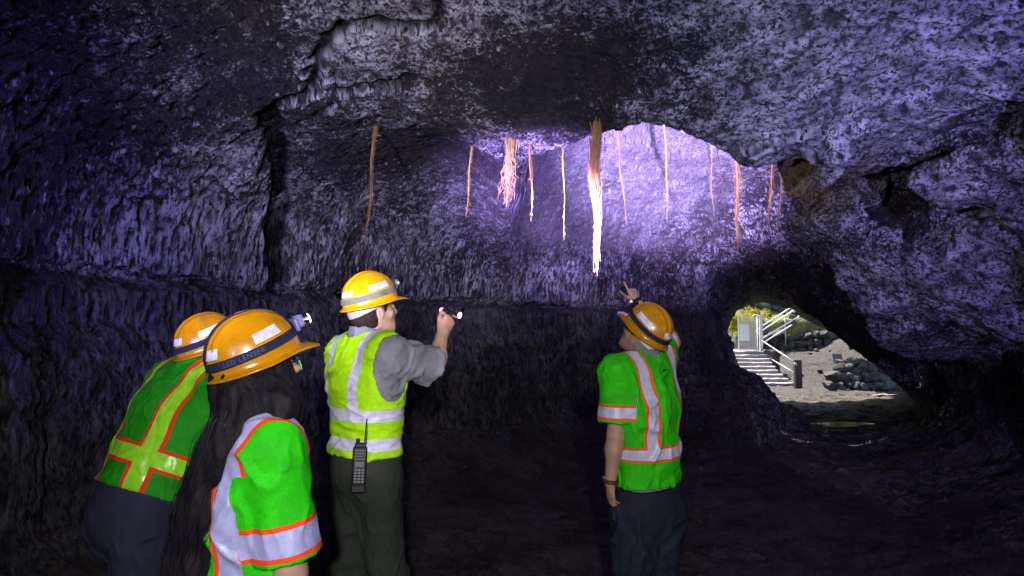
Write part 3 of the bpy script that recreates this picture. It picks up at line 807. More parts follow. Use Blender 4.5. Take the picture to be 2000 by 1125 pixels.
# ------------------------------------------------------------------ hard hats
def plastic(name, col):
    t = NT(name); n = t.noise(t.pos(), 22, 6, .6); grime = t.noise(t.pos(), 7, 5, .65)
    scr = t.noise(t.pos((1, 1, 7)), 90, 3, .7)
    c = t.mix(t.ramp(n, .45, .75, 0, .6), col, [k * .62 for k in col]); c = t.mix(t.ramp(grime, .55, .72, 0, .55), c, (.10, .065, .03))
    c = t.mix(t.ramp(scr, .66, .74, 0, .5), c, [min(1, k * 1.25 + .03) for k in col])
    t.bs(Base_Color=c, Roughness=t.ramp(grime, .4, .7, .2, .5), Specular_IOR_Level=.5, Coat_Weight=.2, Coat_Roughness=.15, Normal=t.bump(t.math('ADD', n, scr), .08, .004))
    return t.m
M_HAT = plastic('yellow_helmet_plastic', (.52, .22, .003)); M_HAT2 = plastic('bright_yellow_helmet_plastic', (.80, .40, .004))
M_STRAP = cloth_mat('navy_elastic', (.018, .02, .05)); M_STRAPG = cloth_mat('grey_elastic', (.16, .17, .16), var=.4)
M_LETTER = simple('strap_lettering', (.06, .07, .20), .6)
M_STICK = simple('reflective_sticker', (.62, .60, .68), .35, var=.3)
M_SUSP = simple('suspension_plastic', (.42, .42, .47), .5); M_SUSPW = simple('white_suspension_plastic', (.75, .73, .70), .5)
M_BLACK = simple('black_plastic', (.012, .012, .014), .4, bump=(140, .2, .002)); M_CHROME = simple('polished_metal', (.75, .75, .8), .18, 1.)
M_PURPLE = simple('lamp_housing', (.16, .15, .36), .35)
M_DARKHOLE = simple('slot_black', (.01, .01, .012), .8)
def lamp_mat(name, col, e):
    t = NT(name); t.bs(Base_Color=(.9, .9, .9), Emission_Color=col, Emission_Strength=e, Roughness=.1); return t.m
M_LED = lamp_mat('lit_lens', (.9, .92, 1), 2); M_GLOW = lamp_mat('lit_blue_lens', (.62, .62, 1), 3); M_RED = lamp_mat('lit_red_cap', (1, .02, .06), .9); M_GREENLED = lamp_mat('green_indicator', (.15, 1, .4), 1.2)

HA, HB, HH = .111, .136, .142
def hat_pt(az, z, off=0.):
    """a point of the shell at azimuth az (0 = front, 90 = right) and height z"""
    q = min(max(z / HH, 0.), .9999); r = (1 - q ** 2.3) ** .5
    x, y = HA * r * math.sin(az), HB * r * math.cos(az)
    n = Vector((x / HA ** 2, y / HB ** 2, 1.6 * q ** 1.3 / HH)).normalized()
    return Vector((x, y, z)) + n * off
def make_helmet(c, fr, parent, mat, strap, letters=False, stickers=(), susp=M_SUSP, lamp=None, top_strap=False, s=1., label=None):
    M = Matrix([[fr[j][i] * s for j in range(3)] for i in range(3)]).to_4x4(); M.translation = Vector([float(v) for v in c])
    na, V, F = 96, [], []
    rows = []
    zs = [HH * math.cos(math.pi / 2 * k / 22) for k in range(23)]
    for k, z in enumerate(zs):
        row = []
        for j in range(na):
            az = 2 * math.pi * j / na; p = hat_pt(az, max(z, 0))
            x = p.x; rid = 0
            for x0, a in ((0, .0065), (-.036, .0045), (.036, .0045)): rid += a * math.exp(-((x - x0) / .0085) ** 2)
            rid *= min(1, max(0, (z - .055) / .03))
            p = p + (p - Vector((0, 0, -.02))).normalized() * rid
            row.append(p)
        rows.append(row)
    def brim(f, zz):
        row = []
        for j in range(na):
            az = 2 * math.pi * j / na; ca = max(0, math.cos(az)); b = ca ** 5
            w = (.016 + .043 * b) * f
            p = hat_pt(az, 0); d = Vector((p.x / HA ** 2, p.y / HB ** 2, 0)).normalized()
            row.append(p + d * w + Vector((0, 0, zz - .008 * f - .026 * b * f * f + .010 * f * ca)))
        return row
    rows += [brim(f, -.004) for f in (.25, .5, .8, .95)] + [brim(1, -.006), brim(.97, -.010), brim(.7, -.009), brim(.2, -.008)]
    for z in (.002, .03, .07, .105):
        rows.append([Vector((hat_pt(2 * math.pi * j / na, z).x * .965, hat_pt(2 * math.pi * j / na, z).y * .965, z * .97)) for j in range(na)])
    V = [v for r in rows for v in r]
    for i in range(len(rows) - 1):
        for j in range(na): F.append((i * na + j, (i + 1) * na + j, (i + 1) * na + (j + 1) % na, i * na + (j + 1) % na))
    mb = MB(); mb.add([M @ v for v in V], F); hat = mb.build('helmet', mat, parent, True)
    if label: hat['label'] = label
    zc = lambda az, lo: lo + .010 * math.cos(az)
    def band(name, a0, a1, lo, hi, off, m, n=60, thick=.0025):
        mb = MB(); vs = []
        for k in range(n + 1):
            az = lerp(a0, a1, k / n)
            for z, o in ((zc(az, lo), off - thick), (zc(az, lo), off), (zc(az, hi), off), (zc(az, hi), off - thick)): vs.append(M @ hat_pt(az, z, o))
        fs = [(4*k+i, 4*k+(i+1) % 4, 4*k+4+(i+1) % 4, 4*k+4+i) for k in range(n) for i in range(4)]
        if abs(a1 - a0) < 6.2: fs += [(0, 1, 2, 3), (4*n+3, 4*n+2, 4*n+1, 4*n)]
        mb.add(vs, fs); return mb.build(name, m, hat, False)
    band('headlamp_strap', 0, 2 * math.pi, .022, .047, .0055, strap, 96)
    for a0, a1 in stickers: band('reflective_sticker', R(a0), R(a1), .055, .083, .0022, M_STICK, 14, .0015)
    if top_strap:
        mb = MB(); vs = []
        pts = [hat_pt(math.pi, .045 + (HH * .985 - .045) * k / 14, .0075) for k in range(15)] + [hat_pt(0, HH * .985 - (HH * .985 - .05) * k / 14, .0075) for k in range(15)]
        for p in pts:
            for dx, o in ((-.011, -.004), (-.011, 0), (.011, 0), (.011, -.004)): vs.append(M @ (p + Vector((dx, 0, o))))
        n = len(pts) - 1
        mb.add(vs, [(4*k+i, 4*k+(i+1) % 4, 4*k+4+(i+1) % 4, 4*k+4+i) for k in range(n) for i in range(4)]); mb.build('crown_strap', strap, hat)
    if letters:
        cu = bpy.data.curves.new('txt', 'FONT'); cu.body = 'LED LENSER'; cu.size = .019; cu.space_character = 1.15
        o = bpy.data.objects.new('txt', cu); C.objects.link(o); dg = bpy.context.evaluated_depsgraph_get()
        me = bpy.data.meshes.new_from_object(o.evaluated_get(dg)); bpy.data.objects.remove(o)
        w = max(v.co.x for v in me.vertices)
        for v in me.vertices:
            az = R(142) - v.co.x / .125; v.co = M @ hat_pt(az, zc(az, .028) + v.co.y, .0062)
        me.materials.append(M_LETTER); link('strap_lettering', me, hat)
    # harness below the shell
    mb = MB(); vs = []; n = 64
    for k in range(n + 1):
        az = 2 * math.pi * k / n; b = (.5 - .5 * math.cos(az)); lo = -.012 - .046 * b ** 2; 
        for z, f in ((lo, .84), (lo, .862), (.01, .92), (.01, .89)): vs.append(M @ Vector((HA * f * math.sin(az), HB * f * math.cos(az) - .003, z)))
    mb.add(vs, [(4*k+i, 4*k+(i+1) % 4, 4*k+4+(i+1) % 4, 4*k+4+i) for k in range(n) for i in range(4)])
    sp = mb.build('suspension_band', susp, hat)
    mb = MB()
    for k in range(7):
        az = R(180 - 24 + 8 * k); p = Vector((HA * .868 * math.sin(az), HB * .868 * math.cos(az) - .003, -.03))
        mb.box(M @ p, (.004, .004, .004))
    mb.build('slots', M_DARKHOLE, hat)
    if lamp:
        px, lit, dep = lamp; base = hat_pt(0, .05, .01)
        mb = MB(); L = lambda x, y, z: M @ (base + Vector((x, y, z)))
        rot = M.to_3x3().normalized().to_4x4()
        mb.box(L(0, .004, 0), (.055, .012, .042), rot, .004); mb.box(L(0, .004 + .026 * dep, .004), (.040, .042 * dep, .034), rot, .006)
        for k in range(5): mb.box(L(-.016 + .008 * k, .004 + .026 * dep, .0225), (.003, .036 * dep, .003), rot)
        hl = mb.build('headlamp', px, hat); e = .046 * dep
        mb = MB(); mb.tube([L(0, e, .004), L(0, e + .006 * dep, .004), L(0, e + .010 * dep, .004), L(0, e + .028 * dep, .004), L(0, e + .030 * dep, .004)], [.019, .021, .0185, .0215, .020], 24); mb.build('headlamp_bezel', M_CHROME, hat, False)
        mb = MB(); mb.tube([L(0, e + .0301 * dep, .004), L(0, e + .038 * dep + .001, .004)], [.0165, .015], 20); mb.build('headlamp_lens', lit, hat)
    return hat

def watch(name, hm, sd, parent, strap_m, face_m, r=.036, face_dir=None):
    wr, el = getattr(hm, 'wr' + sd), getattr(hm, 'el' + sd); ax = unit(wr - el); c = wr - ax * .012
    mb = MB(); a = unit(np.cross(ax, V3(.3, .5, .8))); b = np.cross(ax, a); vs = []
    for k in range(33):
        t = 2 * math.pi * k / 32; d = a * math.cos(t) + b * math.sin(t)
        for z, rr in ((-.011, r - .004), (-.011, r), (.011, r), (.011, r - .004)): vs.append(c + ax * z + d * rr)
    mb.add(vs, [(4*k+i, 4*k+(i+1) % 4, 4*k+4+(i+1) % 4, 4*k+4+i) for k in range(32) for i in range(4)])
    o = mb.build(name, strap_m, parent)
    fdn = unit(face_dir - ax * np.dot(face_dir, ax)); mb = MB()
    mb.tube([c + fdn * (r - .004), c + fdn * (r + .008), c + fdn * (r + .009)], [.019, .019, .016], 20); mb.build('dial', face_m, o)
def hd(deg, pitch=0.):
    a, p = R(deg), R(pitch); return V3(math.sin(a) * math.cos(p), math.cos(a) * math.cos(p), math.sin(p))
def stand(pelvis, heading, dhip=.095, spread=.02, stag=.05, ground=0., bend=.03):
    r = hd(heading + 90); f = hd(heading); h = pelvis - V3(0, 0, .06)
    d = {}
    for sd, sg in (('L', -1), ('R', 1)):
        d['hip' + sd] = h + r * sg * dhip
        d['an' + sd] = V3(*(pelvis + r * sg * (dhip + spread) + f * stag * sg)[:2], .09 + ground)
        d['kn' + sd] = lerp(d['hip' + sd], d['an' + sd], .52) + f * bend
    return d
SILVER = (.64, .63, .80); ORANGE = (.95, .10, .012); REDOR = (.80, .035, .012)
GRP = 'visitors in yellow helmets'
def person(pelvis, label):
    o = empty('person', (pelvis[0], pelvis[1], 0)); return tag(o, label, 'person', GRP)

# ---- the man with the flashlight
r45 = hd(136)
neckC = P(716, 668, 3.22); pelC = P(714, 905, 3.24)
shRC = neckC + r45 * .185 - V3(0, 0, .055); elRC = P(848, 718, 3.30); wrRC = P(864, 654, 3.44)
print('C arm', np.linalg.norm(elRC - shRC), np.linalg.norm(wrRC - elRC))
shLC = neckC - r45 * .185 - V3(0, 0, .06); elLC = shLC + unit(V3(.1, .12, -1)) * .29; wrLC = elLC + unit(V3(.05, .15, -1)) * .25
MC = Human(pelvis=pelC, neck=neckC, head=P(729, 606, 3.24), head_f=hd(50, 14), head_u=V3(0, 0, 1), shR=shRC, elR=elRC, wrR=wrRC, shL=shLC, elL=elLC, wrL=wrLC,
           b=1.06, hs=1.06, hands={'R': (unit(V3(.30, .25, .7)), unit(V3(-.5, .8, .2)), unit(V3(-.6, -.2, .6)), (1.15, 1.25, 1.3, 1.35), (.35, .5)),
                                   'L': (V3(.05, .1, -1), V3(.7, -.7, 0), V3(.7, .7, 0), (.4, .4, .45, .5), (.5, .3))}, **stand(pelC, 46, spread=.03))
rootC = person(pelC, 'man in lime sleeveless vest over grey short-sleeved shirt, right arm raised with a flashlight')
MC.make_body(M_SKIN, 'body', rootC)
make_trousers(MC, M_OLIVE, rootC, seed=2)
make_boots(MC, rootC)
make_shirt(MC, M_SHIRT, rootC, {'R': .235, 'L': .22}, seed=4, bottom=.19)
LC = np.linalg.norm(neckC - pelC)
MV_C = vest_mat('lime_vest', LIME, SILVER, LIME, (.115, .245), (.085, .125, .25, LC), half=.027, brd=0, weave=420)
make_vest(MC, MV_C, rootC, .055, {}, inf=.032, armhole=.085, seed=1.3, neck_r=.094, amp=.017, fold_axis=(.6, .6, 1.5), name='safety_vest')
make_helmet(MC.head + MC.hu * .042 + MC.hf * -.004, MC.hfr, rootC, M_HAT2, M_STRAPG, stickers=((150, 200), (62, 112), (-112, -62)), lamp=(M_STRAPG, M_LED, .3), s=1.0)
def short_hair(hm, mat, parent, drop=.075, name='hair'):
    c = hm.head; r, f, u = hm.hfr; h = hm.hs
    fd = Field(c - .2, c + .2, .004)
    fd.ell(c + (-f * .014 + u * .03) * h, (.082 * h, .103 * h, .098 * h), hm.hfr, 0)
    fd.ell(c + (-f * .035 - u * .03) * h, (.070 * h, .070 * h, .07 * h), hm.hfr, .03)
    fd.plane(c - u * drop * h - f * .02, -u)
    fd.plane(c + f * .035 - u * .02, unit(f - u * .25))
    for sg in (-1, 1): fd.ell(c + (r * sg * .085 - f * .004 - u * .02) * h, (.03, .024, .04), hm.hfr, 0, True)
    V, Q = fd.mesh(); V = relax(V, Q, 2); N = vnormals(V, Q); V = V + N * (.002 * fbm(V * 150, 2))[:, None]
    return mesh_np(name, V, Q, mat, parent)
M_HAIR = cloth_mat('dark_brown_hair', (.030, .018, .012), .6, 1500, .8, .4)
M_HAIRG = cloth_mat('grey_hair', (.25, .23, .22), .6, 1500, .8, .3)
short_hair(MC, M_HAIR, rootC)

# ---- the man who points at the roof
rD = hd(60)
pelD = P(1268, 975, 3.62); neckD = P(1262, 704, 3.58)
shLD = neckD - rD * .195 - V3(0, 0, .055) ; shRD = neckD + rD * .15 + hd(-30) * .07 + V3(0, 0, .01)
elLD = shLD + unit(V3(-.02, .04, -1)) * .315; wrLD = elLD + unit(V3(-.11, .10, -1)) * .25
wrRD = P(1244, 589, 4.12); elRD = P(1300, 655, 3.95)
MD = Human(pelvis=pelD, neck=neckD, head=P(1254, 657, 3.60), head_f=V3(-.54, .56, .63), head_u=V3(.49, -.41, .77), shR=shRD, elR=elRD, wrR=wrRD, shL=shLD, elL=elLD, wrL=wrLD,
           b=.98, hs=1.0, hand_s=.88, hands={'R': (unit(V3(-.28, .10, .68)), unit(V3(-.35, .9, 0)), V3(-1, -.3, 0), (.04, 1.4, 1.45, 1.45), (.62, .35)),
                                  'L': (unit(V3(.06, .05, -1)), unit(V3(.8, .4, .1)), V3(.3, .9, -.1), (.38, .42, .48, .52), (.45, .3))}, **stand(pelD, -28, spread=.0, stag=.04))
rootD = person(pelD, 'man in green vest with white bands edged orange, pointing up at the roof')
MD.make_body(M_SKIN2, 'body', rootD)
make_trousers(MD, M_CHARCOAL, rootD, seed=7, inf=.026, knee=.02)
make_boots(MD, rootD)
make_shirt(MD, M_SHIRT, rootD, {'L': .08, 'R': .08}, seed=5, inf=.008, sleeve=(.045, .05))
LD = np.linalg.norm(neckD - pelD)
MV_D = vest_mat('green_vest', GREEN, SILVER, ORANGE, (.265,), (.095, .130, .27, LD), sleeve=.055, half=.026, brd=.012)
make_vest(MD, MV_D, rootD, .085, {'L': .25, 'R': .22}, inf=.034, sleeve_r=(.076, .097), seed=2.1, amp=.016, neck_r=.074, hem_n=V3(-.05, .0, 1))
mb = MB(); lc = neckD - MD.up * .045 - MD.fwd * .118
fr_ = Matrix([[MD.right[i], MD.fwd[i], MD.up[i]] for i in range(3)]).to_4x4()
mb.box(lc, (.042, .006, .016), fr_, .002); mb.build('neck_tag', M_BLACK, rootD)
make_helmet(MD.head + MD.hu * .042, MD.hfr, rootD, M_HAT, M_STRAP, stickers=((-118, -70), (-160, -205), (70, 118)), susp=M_SUSPW, lamp=(M_BLACK, M_LED, .35), top_strap=False)
short_hair(MD, M_HAIRG, rootD, .07)
watch('watch', MD, 'L', rootD, simple('brown_strap', (.10, .02, .02), .6), M_CHROME, face_dir=V3(-1, -.1, 0))
watch('watch', MD, 'R', rootD, M_BLACK, M_BLACK, r=.038, face_dir=V3(.8, -.6, 0))

# ---- the man leaning forward at the back
pelA = P(262, 985, 2.84); neckA = P(386, 730, 3.02); rA = hd(126)
print('A torso', np.linalg.norm(neckA - pelA), 'C', LC, 'D', LD, 'heights', neckA[2], neckC[2], neckD[2], pelC[2], pelD[2], pelA[2])
shRA = neckA + rA * .19 - V3(-.02, 0, .07); shLA = neckA - rA * .18 - V3(.02, 0, .05)
elRA = shRA + unit(V3(.25, .1, -1)) * .29; wrRA = elRA + unit(V3(.05, .3, -.9)) * .25
elLA = shLA + unit(V3(.35, .35, -1)) * .29; wrLA = elLA + unit(V3(-.1, .3, -.8)) * .25
stA = stand(pelA, 48, spread=.05, stag=-.08, bend=.06)
MA = Human(pelvis=pelA, neck=neckA, head=P(414, 692, 3.04), head_f=hd(52, 20), head_u=V3(-.1, -.1, 1), shR=shRA, elR=elRA, wrR=wrRA, shL=shLA, elL=elLA, wrL=wrLA,
           b=1.06, hs=1.0, hands={'R': (unit(V3(.1, .2, -1)), V3(-.5, .5, 0), V3(.7, .7, 0), (.5, .5, .55, .6), (.5, .3)), 'L': (unit(V3(0, .2, -1)), V3(.5, -.5, 0), V3(.7, .7, 0), (.5, .5, .55, .6), (.5, .3))}, **stA)
rootA = person(pelA, 'man leaning forward in dark green vest with yellow-green bands, behind the long-haired woman')
MA.make_body(M_SKIN, 'body', rootA)
make_trousers(MA, M_NAVY, rootA, seed=11, inf=.022)
make_boots(MA, rootA)
make_shirt(MA, M_NAVY, rootA, {'L': .1, 'R': .1}, seed=8, inf=.008, sleeve=(.045, .05))
LA = np.linalg.norm(neckA - pelA)
MV_A = vest_mat('green_vest_with_yellow_bands', (.018, .36, .006), (.36, .85, .03), REDOR, (.185,), (.125, .145, -9, LA), sleeve=.055, half=.030, brd=.014, silver_rough=.28)
make_vest(MA, MV_A, rootA, .05, {'L': .22, 'R': .22}, inf=.040, seed=3.4, neck_r=.078, waist=1.12, amp=.016, sleeve_r=(.072, .1))
make_helmet(MA.head + MA.hu * .042, MA.hfr, rootA, M_HAT, M_STRAP, stickers=((64, 112), (150, 190), (-112, -64)), lamp=(M_BLACK, M_LED, .35))
short_hair(MA, M_HAIR, rootA, .07)

# ---- the woman with long hair, nearest
pelB = P(452, 1290, 2.08); neckB = P(508, 815, 2.06); rB = hd(148); fB = hd(58)
shRB = neckB + rB * .168 - V3(0, 0, .07); shLB = neckB - rB * .165 - V3(0, 0, .055)
elRB = shRB + unit(V3(.16, .05, -1)) * .275; wrRB = elRB + unit(V3(.12, .1, -1)) * .23
elLB = shLB + unit(V3(.1, .1, -1)) * .275; wrLB = elLB + unit(V3(.1, .2, -1)) * .23
print('B torso', np.linalg.norm(neckB - pelB), neckB[2], pelB[2])
MBW = Human(pelvis=pelB, neck=neckB, head=P(510, 728, 2.05), head_f=hd(52, 21), head_u=V3(-.3, -.25, 1), shR=shRB, elR=elRB, wrR=wrRB, shL=shLB, elL=elLB, wrL=wrLB,
           b=.92, hs=.97, hands={'R': (unit(V3(.6, .3, -.2)), V3(.1, .3, -.6), V3(0, .3, .6), (.5, .5, .55, .6), (.5, .3)), 'L': (unit(V3(.6, .3, -.2)), V3(-.1, -.3, -.6), V3(0, .3, .6), (.5, .5, .55, .6), (.5, .3))}, **stand(pelB, 58, spread=.02))
rootB = person(pelB, 'woman with long dark wavy hair over a green vest with silver bands edged orange')
MBW.make_body(M_SKIN2, 'body', rootB)
make_trousers(MBW, M_NAVY, rootB, seed=15)
make_boots(MBW, rootB)
LB = np.linalg.norm(neckB - pelB)
MV_B = vest_mat('bright_green_vest', (.03, .74, .005), (.46, .46, .76), (.95, .075, .012), (.20,), (.168, .172, .21, LB), sleeve=.060, half=.034, brd=.014)  # silver bands tinted lavender in place of blue light on her
make_vest(MBW, MV_B, rootB, -.02, {'R': .30, 'L': .27}, inf=.036, sleeve_r=(.086, .100), seed=5.2, neck_r=.07, amp=.016)
make_helmet(MBW.head + MBW.hu * .045, MBW.hfr, rootB, M_HAT, M_STRAP, letters=True, stickers=((58, 98), (150, 205), (-98, -58)), lamp=(M_PURPLE, M_GLOW, .62), top_strap=True)

def long_hair(hm, parent):
    r, f, u = hm.hfr; c = hm.head; rs = np.random.RandomState(4); mb = MB()
    t = NT('long_dark_hair'); n = t.noise(t.pos(), 40, 3)
    t.bs(Base_Color=t.mix(t.ramp(n, .3, .7), (.004, .003, .005), (.014, .010, .015)), Roughness=.72, Specular_IOR_Level=.22)
    # the mass under the strands
    fd = Field(np.minimum(c, hm.pelvis) - .45, np.maximum(c, hm.pelvis) + .3, .007)
    fd.ell(c - f * .014 + u * .02, (.088, .108, .10), hm.hfr, 0)
    path = [c - f * .07 - u * .02, P(505, 800, 2.0), P(458, 880, 1.97), P(415, 980, 1.97), P(375, 1100, 1.97), P(350, 1220, 1.98)]
    rad = [.088, .098, .088, .080, .066, .04]
    fd.chain(path, rad, .05)
    fd.cone(c + f * .01 - u * .03 + r * .05, P(552, 790, 1.94), .045, .035, .04); fd.cone(P(552, 790, 1.94), P(545, 830, 1.90), .035, .02, .03)
    fd.cone(c + f * .045 + r * .055 + u * .0, c + f * .02 + r * .05 - u * .14, .032, .04, .04)
    fd.plane(c + f * .078, f)
    V, Q = fd.mesh(); V = relax(V, Q, 3); N = vnormals(V, Q)
    V = V + N * (.010 * fbm(V * np.array([28, 28, 6]), 3))[:, None]
    hair = mesh_np('hair', V, Q, t.m, parent)
    # wavy locks over it
    vs, fs = [], []
    sp = smooth_poly(path, 8); rr = np.interp(np.linspace(0, 1, len(sp)), np.linspace(0, 1, len(rad)), rad)
    K = 1700
    for i in range(K):
        a = rs.uniform(0, 2 * math.pi); q = rs.uniform(.72, 1.10); ph = rs.uniform(0, 6.3); wl = rs.uniform(9, 15); am = rs.uniform(.004, .012)
        e = int(len(sp) * rs.uniform(.72, 1.0)); s0 = rs.randint(0, 8); pts = []
        fly = rs.uniform(0, .03) if rs.rand() < .25 else 0
        for k in range(s0, e):
            p = sp[k]; tg = unit(sp[min(k + 1, len(sp) - 1)] - sp[max(k - 1, 0)])
            x = unit(np.cross(tg, V3(.2, -1, .1))); y = np.cross(tg, x); g = k / len(sp)
            aa = a + .35 * math.sin(g * 5 + ph); R_ = rr[k] * q + fly * g + am * math.sin(k * .55 * wl / 12 + ph)
            pts.append(p + (x * math.cos(aa) + y * math.sin(aa)) * R_ + y * am * .8 * math.cos(k * .5 * wl / 12 + ph) )
        w0 = rs.uniform(.0007, .0015); mb.tube(pts, [w0 * (1 - .6 * j / len(pts)) for j in range(len(pts))], 4, False)
    t2 = NT('dark_hair_strand'); n = t2.noise(t2.pos((60, 60, 6)), 2, 3)
    t2.bs(Base_Color=t2.mix(t2.ramp(n, .35, .65), (.004, .0035, .006), (.018, .014, .024)), Roughness=.45, Specular_IOR_Level=.4)
    mb.build('hair_strands', t2.m, hair, True)
long_hair(MBW, rootB)

# ---- what they carry
def carry():
    # flashlight in the raised fist
    a, b = P(861, 605, 3.50), P(898, 616, 3.44); ax = unit(b - a); at = lambda t: a + (b - a) * t
    o = empty('flashlight', at(.5)); tag(o, 'small dark flashlight with glowing red cap in the raised fist of the man in grey', 'flashlight')
    mb = MB(); mb.tube([at(.12), at(.6), at(.66), at(.72)], [.0125, .0125, .0145, .016], 20); mb.build('barrel', M_BLACK, o, False)
    mb = MB(); mb.tube([at(.72), at(.74), at(.97), at(1)], [.016, .0185, .0195, .018], 24); mb.build('bezel', M_CHROME, o, False)
    mb = MB(); mb.tube([at(1.0), at(1.01)], [.016, .0155], 20); mb.build('lens', M_LED, o)
    mb = MB(); mb.tube([at(-.02), at(0), at(.10), at(.13)], [.009, .0125, .0135, .0125], 20); mb.build('cap', M_RED, o, False)
    mb = MB(); c = at(.05); mb.tube([c + V3(.0, 0, -.01), c + V3(.006, .01, -.05), c + V3(.012, .008, -.11), c + V3(.010, 0, -.16), c + V3(.004, .006, -.12), c + V3(-.002, .008, -.05)], .0028, 6)
    mb.build('lanyard', simple('red_cord', (.30, .01, .02), .7), o, True)
    # two-way radio on the belt
    c = P(702, 914, 3.045); o = empty('two_way_radio', c); tag(o, 'black two-way radio with keypad and red-tipped antenna clipped on the belt of the flashlight man', 'radio')
    M = Matrix.Rotation(R(-8), 4, 'Y') @ Matrix.Identity(4); M = Matrix.Rotation(R(10), 4, 'Z') @ Matrix.Rotation(R(2), 4, 'Y')
    L = lambda x, y, z: Vector(c) + M @ Vector((x, y, z))
    mb = MB(); mb.box(L(0, 0, .012), (.062, .036, .165), M, .007); mb.box(L(0, .002, -.088), (.064, .038, .036), M, .006)
    mb.box(L(0, -.002, .1), (.05, .03, .02), M, .006); mb.build('radio_body', M_BLACK, o)
    mb = MB()
    for k in range(4): mb.box(L(0, -.0185, .078 - .012 * k), (.046, .004, .004), M, .001)
    mb.build('speaker_slats', simple('grey_edge', (.10, .10, .11), .4), o)
    mb = MB(); mb.box(L(0, -.0187, .018), (.038, .003, .022), M, .001); mb.build('display', simple('grey_display', (.13, .15, .13), .25), o)
    mb = MB()
    for i in range(3):
        for j in range(5): mb.box(L(-.0155 + .0155 * i, -.0188, -.006 - .0125 * j), (.010, .003, .0065), M, .001)
    mb.build('keypad', simple('grey_keys', (.22, .22, .25), .4), o)
    mb = MB(); mb.tube([L(-.012, 0, .105), L(-.012, 0, .128)], [.009, .0085], 14); mb.build('volume_knob', M_BLACK, o)
    mb = MB(); mb.tube([L(.021, 0, .105), L(.021, 0, .125), L(.022, 0, .22)], [.0085, .006, .0045], 12); an = mb.build('antenna', M_BLACK, o)
    mb = MB(); mb.tube([L(.022, 0, .222), L(.022, 0, .237)], [.0062, .0062], 12); mb.build('yellow_ring', simple('yellow_ring', (.75, .55, .02), .5), an)
    mb = MB(); mb.tube([L(.022, 0, .237), L(.0225, 0, .263)], [.0062, .0058], 12); mb.build('red_ring', simple('red_ring', (.6, .02, .02), .5), an)
    # belt of the flashlight man shows below the vest
    mb = MB(); vs = []
    q = MC.pelvis + MC.up * .024
    for k in range(49):
        t = 2 * math.pi * k / 48
        for rr, z in ((.95, -.018), (1, -.018), (1, .018), (.95, .018)): vs.append(q + MC.hright * (.184 * rr * math.cos(t)) + np.cross(MC.up, MC.hright) * (.132 * rr * math.sin(t)) + MC.up * z)
    mb.add(vs, [(4*k+i, 4*k+(i+1) % 4, 4*k+4+(i+1) % 4, 4*k+4+i) for k in range(48) for i in range(4)]); mb.build('belt', simple('brown_belt', (.05, .018, .014), .5), rootC)
    # the woman's safety glasses
    c = MBW.head; r, f, u = MBW.hfr; A = lambda x, y, z: c + r * x + f * y + u * z
    mb = MB()
    for sg in (-1, 1): mb.tube([A(sg * .085, -.02, .008), A(sg * .084, .05, .008), A(sg * .07, .098, .006)], .0028, 6)
    mb.tube([A(-.07, .098, .01), A(-.03, .112, .012), A(.03, .112, .012), A(.07, .098, .01)], .003, 6)
    gl = mb.build('safety_glasses', M_BLACK, rootB)
    t = NT('green_tinted_lens'); t.bs(Base_Color=(.10, .75, .30), Roughness=.1, Specular_IOR_Level=.8)
    mb = MB()
    for sg in (-1, 1):
        v = [A(sg * .008, .112, .008), A(sg * .03, .113, .010), A(sg * .055, .106, .008), A(sg * .07, .098, .004), A(sg * .066, .098, -.025), A(sg * .045, .106, -.034), A(sg * .02, .110, -.03)]
        n = len(v); mb.add(v + [p - f * .002 for p in v], [tuple(range(n)), tuple(range(n, 2 * n))[::-1]] + [(i, (i+1) % n, n + (i+1) % n, n + i) for i in range(n)])
    mb.build('lens', t.m, gl)
carry()
